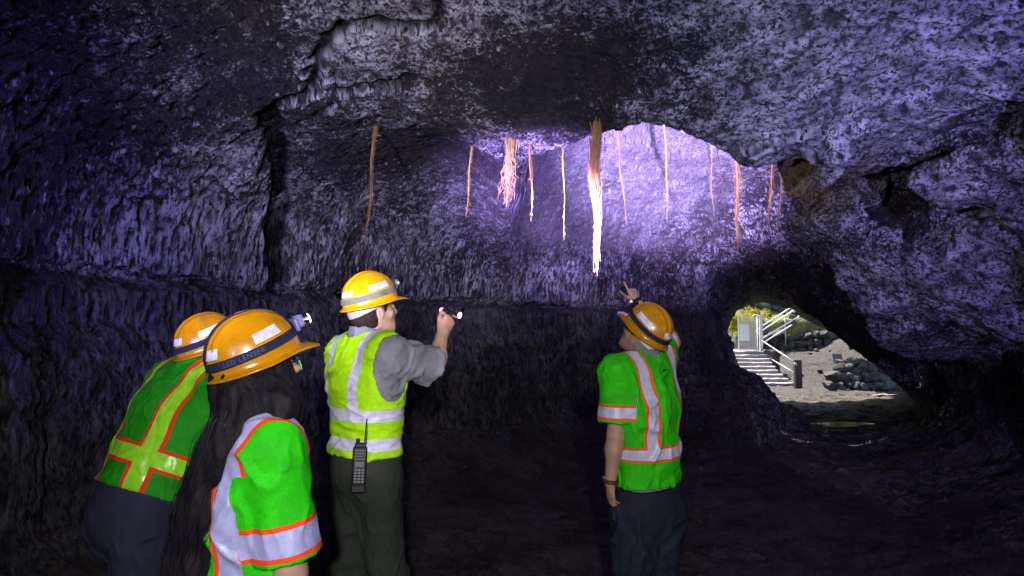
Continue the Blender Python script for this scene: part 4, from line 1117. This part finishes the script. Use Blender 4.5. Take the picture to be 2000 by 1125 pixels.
# ================================================================== OUTSIDE THE MOUTH: the collapse pit, stairs and rails
def ground_h(x, y):
    p = np.stack([x, y, 0 * x], -1).reshape(-1, 3)
    n = fbm(p * .8 + 3, 4).reshape(x.shape); f = fbm(p * 4 + 3, 4).reshape(x.shape)
    g = .02 + .95 * sstep(20.6, 25.4, y) * sstep(8.3, 9.4, x)
    g += 1.15 * sstep(26.0, 26.5, y + .3 * n) + .9 * sstep(26.8, 29.5, y + .12 * (x - 11))
    g += .5 * sstep(11.3, 12.5, x) * sstep(19, 21, y) + 2.2 * sstep(12.6, 15.5, x + .4 * n) * sstep(17, 19, y)
    g += 5.5 * sstep(30.0, 32.0, y + .8 * n) + 4 * sstep(14.5, 17.5, x + .5 * n)
    g += 3.4 * sstep(6.9, 5.6, x) * sstep(18.6, 20, y)
    return g + .07 * n + .035 * f
def build_outside():
    xs = np.arange(2, 24, .09); ys = np.arange(18.0, 44, .09)
    X, Y = np.meshgrid(xs, ys, indexing='ij'); Z = ground_h(X, Y)
    Z = np.where(Y < 18.3, Z - .0, Z)
    V = np.stack([X, Y, Z], -1).reshape(-1, 3); n, m = X.shape
    i = np.arange(n * m).reshape(n, m)
    F = np.stack([i[:-1, :-1], i[1:, :-1], i[1:, 1:], i[:-1, 1:]], -1).reshape(-1, 4)
    t = NT('pit_ground'); g = t.n('ShaderNodeNewGeometry'); sx = t.n('ShaderNodeSeparateXYZ'); t.t.links.new(g.outputs['Normal'], sx.inputs[0])
    gr = t.vor(t.pos(), 22).outputs['Color']; sg = t.n('ShaderNodeSeparateColor'); t.t.links.new(gr, sg.inputs[0])
    gravel = t.mix(sg.outputs[0], (.024, .019, .017), (.105, .088, .08))
    rock = t.mix(t.ramp(t.noise(t.pos(), 4, 5), .35, .65), (.035, .032, .03), (.13, .115, .10))
    moss = t.mix(t.noise(t.pos(), 7, 4), (.07, .09, .015), (.34, .34, .06))
    steep = t.ramp(sx.outputs[2], .6, .85)
    sp = t.n('ShaderNodeSeparateXYZ'); t.t.links.new(t.pos(), sp.inputs[0])
    hi = t.math('MULTIPLY', t.ramp(sp.outputs[2], 1.3, 1.9), t.ramp(t.noise(t.pos(), 1.6, 4), .35, .6))
    c = t.mix(hi, t.mix(steep, rock, gravel), moss)
    t.bs(Base_Color=c, Roughness=.9, Normal=t.bump(t.math('ADD', t.noise(t.pos(), 14, 5), t.vor(t.pos(), 22).outputs['Distance']), .9, .05))
    tag(mesh_np('pit_ground', V, F, t.m), kind='structure')
build_outside()
def shade_slab():
    # unseen slab added above the mouth to shade the rock pile and gravel
    xs = np.arange(4.4, 15.2, .18); ys = np.arange(18.0, 23.3, .18); X, Y = np.meshgrid(xs, ys, indexing='ij')
    edge = 18.5 + 5.8 * sstep(8.9, 10.2, X) + .35 * noise(np.stack([X * 1.1, X * 0, X * 0], -1).reshape(-1, 3)).reshape(X.shape)
    Y = 18.0 + (Y - 18.0) / 5.3 * (edge - 18.0); p = np.stack([X, Y, 0 * X], -1).reshape(-1, 3)
    n = fbm(p * .9, 4).reshape(X.shape); lo = 2.95 + .25 * n; hi = 4.6 + .5 * n - 1.2 * sstep(.6, 1, (Y - 18) / (edge - 18.))
    V = np.concatenate([np.stack([X, Y, lo], -1).reshape(-1, 3), np.stack([X, Y, hi], -1).reshape(-1, 3)]); a, b = X.shape
    i = np.arange(a * b).reshape(a, b); q = np.stack([i[:-1, :-1], i[1:, :-1], i[1:, 1:], i[:-1, 1:]], -1).reshape(-1, 4)
    F = [q[:, ::-1], q + a * b]
    for r in (i[0, :], i[-1, ::-1], i[::-1, 0], i[:, -1]): F.append(np.stack([r[:-1], r[1:], r[1:] + a * b, r[:-1] + a * b], -1))
    tag(mesh_np('added_shade_slab', V, np.concatenate(F), M_CEIL), kind='structure')
shade_slab()
M_LAVA = None
def lava():
    t = NT('lava_rock'); n = t.noise(t.pos(), 6, 5, .6)
    h = t.math('ADD', t.noise(t.pos(), 22, 5, .65), t.noise(t.pos(), 5, 3))
    oi = t.n('ShaderNodeObjectInfo').outputs['Random']
    c = t.mix(t.ramp(n, .35, .68), (.03, .026, .026), (.14, .115, .105)); c = t.mix(t.math('MULTIPLY', oi, .5), c, (.055, .045, .045))
    t.bs(Base_Color=c, Roughness=.85, Normal=t.bump(h, .8, .05)); return t.m
M_LAVA = lava()
def rock_meshes(n=7):
    import bmesh
    out = []
    for k in range(n):
        bm = bmesh.new(); bmesh.ops.create_icosphere(bm, subdivisions=4, radius=1)
        P_ = np.array([v.co[:] for v in bm.verts]); rs = np.random.RandomState(k + 20)
        d = np.ones(len(P_))
        for _ in range(11):                                   # cleave flat faces
            a = unit(rs.normal(size=3)); c = rs.uniform(.55, .85); q = P_ @ a
            d = np.minimum(d, np.where(q > 1e-3, c / np.maximum(q, 1e-3), 9))
        d = d + .05 * fbm(P_ * 1.8 + k * 9, 3) + .02 * fbm(P_ * 6 + k, 3)
        for v, s_ in zip(bm.verts, d): v.co = v.co * float(s_)
        me = bpy.data.meshes.new('rock'); bm.to_mesh(me); bm.free(); me.materials.append(M_LAVA)
        me.polygons.foreach_set('use_smooth', [True] * len(me.polygons)); out.append(me)
    return out
ROCKS = rock_meshes()
def rocks(n, spots, label, group, name='lava_rock'):
    rs = np.random.RandomState(n)
    for (x, y, z, s_) in spots:
        o = bpy.data.objects.new(name, ROCKS[rs.randint(len(ROCKS))]); C.objects.link(o)
        o.location = (float(x), float(y), float(z)); o.rotation_euler = tuple(rs.uniform(-.5, .5, 2)) + (rs.uniform(0, 6.3),)
        o.scale = (s_ * rs.uniform(.9, 1.5), s_ * rs.uniform(.8, 1.2), s_ * rs.uniform(.55, .85))
        tag(o, label, 'rock', group)
rs = np.random.RandomState(11)
pile = []
for row, (zr, n, yy) in enumerate(((.12, 11, 19.6), (.36, 10, 19.85), (.58, 8, 20.1), (.72, 6, 20.4))):
    for k in range(n):
        x = 9.05 + .25 * row + (k + rs.uniform(-.3, .3)) * (2.75 - .35 * row) / n
        pile.append((x, yy + rs.uniform(-.12, .12), zr + rs.uniform(-.05, .05), rs.uniform(.15, .27)))
rocks(1, pile, 'dark lava rock stacked in the shaded low pile beside the post at the cave mouth', 'rocks of the low pile at the cave mouth')
terr = []
for row in range(4):
    for k in range(13):
        x = 9.25 + (k + rs.uniform(-.35, .35)) * .33
        terr.append((x, 25.85 + .09 * row + rs.uniform(-.08, .08), .78 + .24 * row + .10 * math.sin(k) * .5 + rs.uniform(-.05, .05) + max(0, (9.9 - x)) * -.35, rs.uniform(.14, .24)))
rocks(2, terr, 'sunlit dark stone laid in the terrace wall behind the gravel slope', 'stones of the terrace wall')
bank = [(9.6 + rs.uniform(0, 4.2), 26.7 + rs.uniform(0, 2.6), 0, rs.uniform(.12, .3)) for k in range(34)]
bank = [(x, y, float(ground_h(np.array([[x]]), np.array([[y]]))[0, 0]) + .06, s_) for x, y, _, s_ in bank]
rocks(3, bank, 'mossy sunlit boulder on the bank above the terrace wall', 'boulders on the sunlit bank')
loose = []
for k in range(16):
    x, y = rs.uniform(8.9, 12.2), rs.uniform(21.5, 25.6)
    loose.append((x, y, float(ground_h(np.array([[x]]), np.array([[y]]))[0, 0]) + .02, rs.uniform(.05, .12)))
rocks(4, loose, 'small loose stone lying on the pale gravel slope', 'loose stones on the gravel')

M_CONC = simple('stair_stone', (.34, .31, .31), .85, bump=(20, .6, .02), var=.25)
def stairs():
    o = empty('stone_stairs', (7.9, 21.2, 0)); tag(o, 'flight of rough stone steps climbing to the mesh gate', 'stairs')
    for k in range(9):
        y0 = 21.0 + .29 * k; z = .02 + .112 * (k + 1); w0 = 6.9; w1 = 8.42 + .02 * k - .06 * max(0, 3 - k) * -1
        mb = MB(); n = 14; xs = np.linspace(w0, w1, n); j = [rng.uniform(-.018, .018) for _ in xs]; q = [rng.uniform(-.012, .012) for _ in xs]
        V = []
        for i, x in enumerate(xs): V += [(x, y0 + j[i], z - .115), (x, y0 + j[i] - .02, z - .02 + q[i]), (x, y0 + j[i] + .02, z + q[i]), (x, y0 + .34, z + q[i] * .3), (x, y0 + .34, z - .115)]
        F = [(5*i+a, 5*i+5+a, 5*i+5+(a+1) % 5, 5*i+(a+1) % 5) for i in range(n - 1) for a in range(5)] + [(0, 1, 2, 3, 4), tuple(5*(n-1)+a for a in (4, 3, 2, 1, 0))]
        mb.add(V, F); mb.build('step', M_CONC, o)
    mb = MB(); mb.box((7.75, 24.9, .50), (1.75, 2.6, 1.05), None, .03); mb.build('landing', M_CONC, o)
    mb = MB(); mb.box((8.74, 23.3, .50), (.24, 1.3, 1.16), None, .04); mb.build('side_wall', M_LAVA, o)
stairs()
M_GALV = simple('galvanised_steel', (.62, .62, .62), .4, .6, bump=(50, .15, .003)); M_WHITE = simple('white_paint', (.80, .80, .78), .5)
M_POST = simple('weathered_post', (.055, .045, .04), .7, bump=(40, .4, .006), var=.3)
def gate():
    y = 23.75; x0, x1, z0, z1 = 7.86, 8.52, 1.06, 2.28
    o = empty('mesh_gate', ((x0 + x1) / 2, y, z0)); tag(o, 'chain-link gate in a pale steel frame at the top of the stone steps', 'gate')
    mb = MB(); mb.tube([(x0, y, z0), (x0, y, z1 - .10), (x1, y, z1), (x1, y, z0), (x0, y, z0)], .024, 10); mb.build('frame', M_WHITE, o, True)
    mb = MB(); w, s_ = .0055, .088
    n = int((x1 - x0 + z1 - z0) / s_)
    for sg in (1, -1):
        for k in range(n + 1):
            c = -(z1 - z0) + k * s_ if sg == 1 else k * s_
            pts = []
            for x in (x0, x1):
                z = z0 + (x - x0) * sg - (c if sg == 1 else -c) 
                pts.append((x, z))
            (xa, za), (xb, zb) = pts
            def clip(xa, za, xb, zb):
                t0, t1 = 0., 1.; dz = zb - za
                for lo, sgn in ((z0, 1), (z1 - .06, -1)):
                    fa, fb = (za - lo) * sgn, (zb - lo) * sgn
                    if fa < 0 and fb < 0: return None
                    if fa < 0: t0 = max(t0, fa / (fa - fb))
                    if fb < 0: t1 = min(t1, fa / (fa - fb))
                if t1 <= t0: return None
                return (xa + (xb - xa) * t0, za + dz * t0, xa + (xb - xa) * t1, za + dz * t1)
            r_ = clip(xa, za, xb, zb)
            if r_: mb.tube([(r_[0], y + .004 * sg, r_[1]), (r_[2], y + .004 * sg, r_[3])], w, 5)
    mb.build('chain_link', M_GALV, o)
    mb = MB(); mb.box((x0 + .20, y - .035, 1.66), (.33, .012, .56), None, .003); mb.build('sign_plate', M_WHITE, o)
    p = empty('gate_post', (8.66, 23.8, .9)); tag(p, 'square pale post on the right of the mesh gate', 'post')
    mb = MB(); mb.box((8.66, 23.8, 1.62), (.10, .10, 1.2), None, .008); mb.build('shaft', M_WHITE, p)
    mb = MB(); mb.box((8.66, 23.8, 2.235), (.13, .13, .03), None, .006); mb.build('cap', M_WHITE, p)
gate()
def rails():
    o = empty('stair_handrail', P(1485, 690, 24.4)); tag(o, 'pale sunlit double handrail rising to the right behind the mesh gate', 'handrail')
    for a, b, r_ in ((P(1477, 645, 24.4), P(1550, 597, 27.0), .027), (P(1479, 652, 24.4), P(1552, 605, 27.0), .028), (P(1485, 664, 24.4), P(1575, 609, 27.4), .030), (P(1487, 672, 24.4), P(1577, 616, 27.4), .028)):
        mb = MB(); mb.tube([a, b], r_, 10); mb.build('rail', M_WHITE, o, True)
    for t_ in (0, .5, 1):
        for a, b, c_, d_ in ((P(1477, 645, 24.4), P(1550, 597, 27.0), P(1487, 672, 24.4), P(1577, 616, 27.4)),):
            q = lerp(a, b, t_); e = lerp(c_, d_, t_); mb = MB(); mb.tube([(e[0] - .02, e[1], e[2] + .8 - .35 * (1 - t_) - .2), (e[0] - .02, e[1], e[2] - .9)], .025, 8)
            mb.build('baluster', M_GALV, o, True)
    c = P(1559, 757, 20.55); o = empty('rail_post', c); tag(o, 'dark square wooden post carrying the lower end of the stair rails', 'post')
    mb = MB(); mb.box((c[0] + .0, c[1], .36), (.20, .16, .98), None, .012); mb.build('shaft', M_POST, o)
    mb = MB(); mb.box((c[0] - .09, c[1] - .05, .72), (.06, .12, .08), None, .01); mb.build('bracket', M_GALV, o)
    o = empty('stair_rail', P(1490, 668, 23.6)); tag(o, 'two thin steel rails sloping from the mesh gate down to the dark post', 'railing')
    for (xa, ya), (xb, yb) in (((1486, 664), (1556, 710)), ((1492, 693), (1556, 731))):
        a, b = P(xa, ya, 23.6), P(xb, yb, 20.55); mb = MB(); mb.tube([a, b], .021, 8); mb.build('rail', M_GALV, o, True)
rails()
def board():
    c = P(1636, 712, 22.0); o = empty('information_board', c); tag(o, 'square dark information board with a bright edge standing above the rock pile', 'board')
    M = Matrix.Rotation(R(14), 4, 'Z') @ Matrix.Rotation(R(-12), 4, 'X')
    mb = MB(); mb.box((c[0], c[1], c[2] + .16), (.37, .035, .36), M, .006); mb.build('panel', simple('grey_panel', (.16, .15, .16), .5, var=.2), o)
    mb = MB(); mb.box((c[0] - .185, c[1] - .045, c[2] + .16), (.022, .05, .37), M, .004); mb.build('edge_strip', M_WHITE, o)
    mb = MB(); mb.tube([(c[0], c[1] + .03, c[2]), (c[0], c[1] + .03, c[2] - .8)], .03, 10); mb.build('leg', M_GALV, o)
    c = P(1661, 710, 22.1); o = empty('junction_box', c); tag(o, 'small grey box on a stub post just right of the information board', 'box')
    mb = MB(); mb.box((c[0], c[1], c[2] + .10), (.15, .12, .2), M, .012); mb.build('case', simple('grey_case', (.22, .21, .20), .5), o)
    mb = MB(); mb.box((c[0] - .076, c[1] - .02, c[2] + .10), (.014, .11, .19), M, .003); mb.build('lid', M_WHITE, o)
    mb = MB(); mb.tube([(c[0], c[1], c[2]), (c[0], c[1], c[2] - .8)], .025, 8); mb.build('leg', M_GALV, o)
board()
def leaf_mat(name, a, b):
    t = NT(name); oi = t.noise(t.pos(), 3, 3)
    t.bs(Base_Color=t.mix(t.ramp(oi, .3, .7), a, b), Roughness=.45)
    tr = t.n('ShaderNodeBsdfTranslucent'); t.put(tr.inputs[0], t.mix(.5, a, b)); ms = t.n('ShaderNodeMixShader'); ms.inputs[0].default_value = .35
    t.t.links.new(t.b.outputs[0], ms.inputs[1]); t.t.links.new(tr.outputs[0], ms.inputs[2]); t.t.links.new(ms.outputs[0], t.out.inputs[0]); return t.m
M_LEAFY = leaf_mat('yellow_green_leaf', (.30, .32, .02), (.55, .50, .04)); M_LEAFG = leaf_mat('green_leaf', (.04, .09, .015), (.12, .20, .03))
M_BARK = simple('bark', (.09, .06, .04), .9, bump=(30, .5, .01))
def shrub(c, rad, n, mat, label, group, leaf=.10, seed=0):
    rs = np.random.RandomState(seed); o = empty('shrub', c); tag(o, label, 'shrub', group); c = np.asarray(c, float)
    mb = MB(); tips = []
    for k in range(9):
        d = unit(rs.normal(size=3) * (1, 1, .5) + (0, 0, .9)); e = c + d * np.array(rad) * rs.uniform(.7, 1.)
        mb.tube([c, lerp(c, e, .5) + rs.normal(size=3) * .08, e], [.03, .018, .006], 5); tips.append(e)
    mb.build('stems', M_BARK, o)
    mb = MB()
    for k in range(n):
        t = tips[rs.randint(len(tips))]; p = lerp(c, t, rs.uniform(.45, 1.05)) + rs.normal(size=3) * np.array(rad) * .16
        a = unit(rs.normal(size=3)); b = unit(np.cross(a, rs.normal(size=3))); l = leaf * rs.uniform(.6, 1.3)
        mb.add([p - a * l, p - b * l * .38, p + a * l, p + b * l * .38 + a * .1 * l], [(0, 1, 2, 3)])
    mb.build('foliage', mat, o)
G1 = 'shrubs above the cave mouth pit'
def gz(x, y): return float(ground_h(np.array([[x]]), np.array([[y]]))[0, 0])
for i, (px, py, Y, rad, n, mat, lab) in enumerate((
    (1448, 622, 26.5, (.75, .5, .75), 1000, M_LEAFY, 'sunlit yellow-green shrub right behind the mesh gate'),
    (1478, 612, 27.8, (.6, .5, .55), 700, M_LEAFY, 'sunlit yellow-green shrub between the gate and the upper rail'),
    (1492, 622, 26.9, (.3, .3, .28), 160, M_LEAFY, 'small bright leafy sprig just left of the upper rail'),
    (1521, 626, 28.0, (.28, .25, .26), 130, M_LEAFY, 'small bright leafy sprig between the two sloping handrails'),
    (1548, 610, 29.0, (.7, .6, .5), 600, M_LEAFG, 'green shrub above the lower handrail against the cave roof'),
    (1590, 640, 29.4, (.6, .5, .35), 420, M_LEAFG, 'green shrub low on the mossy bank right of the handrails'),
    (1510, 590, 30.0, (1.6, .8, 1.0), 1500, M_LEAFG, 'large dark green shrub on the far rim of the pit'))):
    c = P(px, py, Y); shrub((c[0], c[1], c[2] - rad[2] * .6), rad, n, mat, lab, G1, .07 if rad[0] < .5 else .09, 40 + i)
def puddle():
    c = P(1640, 826, 12.5); mb = MB(); n = 40
    V = [(c[0] + (.52 + .12 * math.sin(3 * a) + .1 * math.sin(5 * a + 1)) * math.cos(a), c[1] + (.34 + .08 * math.sin(2 * a)) * math.sin(a), PUD_Z) for a in [2 * math.pi * k / n for k in range(n)]]
    mb.add(V, [tuple(range(n))]); t = NT('still_water'); t.bs(Base_Color=(.01, .01, .012), Roughness=.03, IOR=1.33, Specular_IOR_Level=.6, Normal=t.bump(t.noise(t.pos(), 7, 2), .06, .02))
    tag(mb.build('water', t.m), kind='structure')
PUD_Z = .0
puddle()
def lamp_fixture():
    # little lamp box fixed to the right wall
    c = P(1838, 696, 9.3); o = empty('wall_lamp', c); tag(o, 'small unlit lamp box fixed to the dark right-hand cave wall', 'lamp')
    M = Matrix.Rotation(R(35), 4, 'Z') @ Matrix.Rotation(R(20), 4, 'X')
    mb = MB(); mb.box(c, (.16, .11, .12), M, .015); mb.build('housing', M_BLACK, o)
    mb = MB(); mb.box(Vector(c) + M @ Vector((-.086, 0, 0)), (.012, .09, .10), M, .004); mb.build('lens', M_CHROME, o)
    mb = MB(); mb.tube([Vector(c) + Vector((.05, .03, 0)), Vector(c) + Vector((.4, .12, .02))], .02, 8); mb.build('bracket', M_BLACK, o)
lamp_fixture()
# ================================================================== ROOTS HANGING THROUGH THE ROOF
def root_mat(name, a, b):
    t = NT(name); n = t.noise(t.pos((1, 1, .15)), 60, 4)
    t.bs(Base_Color=t.mix(t.ramp(n, .3, .7), a, b), Roughness=.75, Normal=t.bump(n, .5, .004)); return t.m
M_RT = {'tan': root_mat('tan_root', (.17, .11, .035), (.36, .24, .08)), 'ochre': root_mat('ochre_root', (.24, .15, .03), (.42, .30, .07)), 'brown': root_mat('brown_root', (.12, .06, .015), (.26, .14, .035)), 'dark': root_mat('dark_root', (.03, .02, .018), (.09, .06, .05))}
def hang_root(px0, py0, px1, py1, Y, width, col, label, fibres, seed, splay=0., top=.9):
    a, b = P(px0, py0, Y), P(px1, py1, Y); a = a.copy(); b = b.copy()
    width = width * (.72 if fibres > 15 else .6); fibres = int(fibres * 3)
    rs = np.random.RandomState(seed); d = unit(a - b); tp = a + d * top                 # runs on up into the roof
    o = empty('hanging_root', b); tag(o, label, 'root', 'roots hanging from the cave roof')
    L = np.linalg.norm(tp - b); n = max(14, int(L / .05)); ph = rs.uniform(0, 6, 4)
    cen = []
    for k in range(n + 1):
        t = k / n
        cen.append(lerp(tp, b, t) + V0(.010 * math.sin(4 * t * L + ph[0]) + .006 * math.sin(11 * t * L + ph[1]), .010 * math.sin(5 * t * L + ph[2]), 0))
    mb = MB(); mb.tube(cen, [width * .6 * (.26 + .25 * math.sin(3.1 * k / n) + .1 * math.sin(k * 1.7 + ph[3])) * (1 - .82 * (k / n) ** 5) for k in range(n + 1)], 9); mb.build('taproot', M_RT[col], o, True)
    mb = MB()
    for i in range(fibres):
        s0 = rs.uniform(0, .6); s1 = min(1., s0 + rs.uniform(.3, .9)) * rs.uniform(.85, 1.); i0, i1 = int(s0 * n), max(int(s1 * n), int(s0 * n) + 3)
        ang = rs.uniform(0, 6.28); pts = []; q = rs.uniform(.3, 1.7) * width; fr = rs.uniform(2, 7)
        for k in range(i0, min(i1, n) + 1):
            t = (k - i0) / max(1, i1 - i0); w = q * (.55 + .5 * math.sin(fr * t + ang)) * (1 - .4 * t) + splay * max(0, k / n - .55) * (rs.uniform(-1, 1) if splay else 0)
            pts.append(cen[k] + V0(math.cos(ang + 1.5 * t) * w, math.sin(ang + 1.5 * t) * w, 0))
        r0 = width * rs.uniform(.03, .10)
        if len(pts) > 2: mb.tube(pts, [r0 * (1 - .7 * j / len(pts)) for j in range(len(pts))], 5, False)
    for i in range(fibres):                                                         # rootlets
        k = rs.randint(2, n); ang = rs.uniform(0, 6.28); l = rs.uniform(.01, .032)
        p = cen[k]; e = p + V0(math.cos(ang) * l, math.sin(ang) * l, rs.uniform(-1.2, .2) * l); mb.tube([p, lerp(p, e, .5) + V0(0, 0, .01), e], [.0028, .002, .001], 4, False)
    if fibres: mb.build('root_fibres', M_RT[col], o, True)
def V0(x, y, z): return np.array((x, y, z))
for i, r_ in enumerate((
    (738, 215, 711, 490, 5.2, .030, 'brown', 'long thin brown root left of all other roots, hanging over the flashlight man', 10, 0, .5),
    (916, 330, 911, 430, 5.5, .026, 'ochre', 'short ochre root against the grey wall, second from the left', 8, 0, .9),
    (998, 250, 992, 405, 5.0, .075, 'tan', 'thick shaggy tan root with a frayed splayed tip', 34, .16, .6),
    (1036, 265, 1035, 432, 5.05, .026, 'brown', 'thin tan root just right of the shaggy splayed one', 8, 0, .6),
    (1103, 290, 1100, 470, 5.3, .016, 'brown', 'very thin pale root left of the brightest root', 4, 0, .6),
    (1162, 225, 1163, 540, 4.7, .058, 'brown', 'brightest thick pale root hanging lowest in the middle of the cave', 40, 0, .6),
    (1208, 265, 1225, 452, 6.9, .045, 'dark', 'dark twisted root just right of the brightest root', 10, 0, .6),
    (1299, 250, 1302, 432, 7.0, .030, 'brown', 'thin tan root in front of the brightly lit patch of roof', 8, 0, .6),
    (1391, 300, 1393, 425, 7.3, .026, 'brown', 'faint thin brown root left of the dark twig-like root', 5, 0, .6),
    (1404, 300, 1419, 432, 6.9, .022, 'dark', 'slim dark twig-like root below the edge of the lit roof', 3, 0, .6),
    (1438, 330, 1443, 500, 7.1, .050, 'brown', 'stout orange-brown root, the biggest on the right', 16, 0, .6),
    (1505, 390, 1503, 452, 7.6, .040, 'brown', 'short brown root right of the stout orange-brown one', 8, 0, .6),
    (1522, 415, 1521, 485, 7.8, .030, 'brown', 'thin dim brown root above the left part of the tunnel mouth', 6, 0, .6),
    (1550, 420, 1547, 475, 7.8, .042, 'brown', 'dim brown root under the tip of the stepped blocks', 8, 0, .6),
    (1604, 480, 1606, 540, 8.4, .028, 'brown', 'short dim root over the middle of the tunnel mouth', 5, 0, .6),
    (1505, 545, 1505, 616, 12.0, .035, 'dark', 'black root silhouetted above the handrails at the cave mouth', 5, 0, .6),
    (1537, 545, 1539, 612, 12.0, .040, 'dark', 'pair-thick black root silhouetted right of the other at the cave mouth', 6, 0, .6))):
    hang_root(*r_[:8], r_[8], 60 + i, r_[9], r_[10])
# ================================================================== LIGHT, SKY, CAMERA
sc = bpy.context.scene
w = bpy.data.worlds.new('World'); sc.world = w; w.use_nodes = True
bg = w.node_tree.nodes['Background']; sky = w.node_tree.nodes.new('ShaderNodeTexSky'); sky.sky_type = 'NISHITA'; sky.sun_disc = False
SUN_EL, SUN_AZ = R(56), R(-14)          # azimuth from +Y towards +X
sky.sun_elevation = SUN_EL; sky.sun_rotation = SUN_AZ
w.node_tree.links.new(sky.outputs[0], bg.inputs[0]); bg.inputs[1].default_value = .15
def aim(o, tgt):
    d = Vector([float(v) for v in tgt]) - o.location
    o.rotation_euler = d.to_track_quat('-Z', 'Y').to_euler()
sun = bpy.data.lights.new('sun', 'SUN'); sun.energy = 5; sun.angle = R(.5); sun.color = (1, .95, .86)
so = link('sun', sun); so.location = (0, 30, 20)
so.rotation_euler = Vector((-math.sin(SUN_AZ)*math.cos(SUN_EL), -math.cos(SUN_AZ)*math.cos(SUN_EL), -math.sin(SUN_EL))).to_track_quat('-Z', 'Y').to_euler()
def spot(name, loc, tgt, watts, col, size, blend=.6, rad=.03):
    l = bpy.data.lights.new(name, 'SPOT'); l.energy = watts; l.color = col; l.spot_size = R(size); l.spot_blend = blend; l.shadow_soft_size = rad
    o = link(name, l); o.location = Vector([float(v) for v in loc]); aim(o, tgt); return o
FL = P(898, 616, 3.44); FT = P(1330, 300, 8.5); FL = FL + unit(FT - FL) * .06
LIGHTS = [   # unseen fill spots added near the camera as visitors' headlamps, then the flashlight
 ('added_headlamp_beam', (2.2, -.2, 1.7), P(1480, 110, 5), 390, (.48, .50, 1), 58, 1., .03),
 ('added_headlamp_beam', (-1.3, -.2, 1.75), P(840, 290, 6), 660, (.76, .71, 1), 42, 1., .03),
 ('added_headlamp_beam', (-1.9, .2, 1.75), P(440, 430, 5), 300, (.24, .19, 1), 46, 1., .03),
 ('added_headlamp_beam', (2.3, .1, 1.75), P(1880, 300, 6), 420, (.30, .23, 1), 60, 1., .03),
 ('added_headlamp_beam', (-.9, .0, 1.85), P(1680, 360, 6.3), 380, (.68, .64, 1), 32, 1., .03),
 ('added_headlamp_beam', (.1, -1.2, 2.1), P(880, 740, 3), 185, (.95, .93, 1), 70, 1., .05),
 ('added_headlamp_beam', (.3, -.7, 2.0), P(735, 730, 3.2), 90, (1, .97, .95), 17, .7, .03),
 ('added_headlamp_beam', (1.6, -.5, 1.8), P(1700, 900, 7), 120, (.52, .45, 1), 46, 1., .03),
 ('flashlight_beam', FL, FT, 8500, (.54, .41, 1), 33, 1., .05),
 ('flashlight_beam', FL, P(1140, 320, 7.5), 1500, (.44, .29, 1), 50, 1., .05),
]
for a in LIGHTS: spot(*a)
cam = bpy.data.cameras.new('camera'); co = link('camera', cam); co.location = (0, 0, CAM_Z); co.rotation_euler = (R(90) + PITCH, 0, 0)
cam.sensor_width = 36; cam.lens = FPX / 2000 * 36; cam.clip_start = .05; cam.clip_end = 500
sc.camera = co
sc.view_settings.view_transform = 'Standard'; sc.view_settings.look = 'None'; sc.view_settings.exposure = 1.5; sc.view_settings.gamma = 1
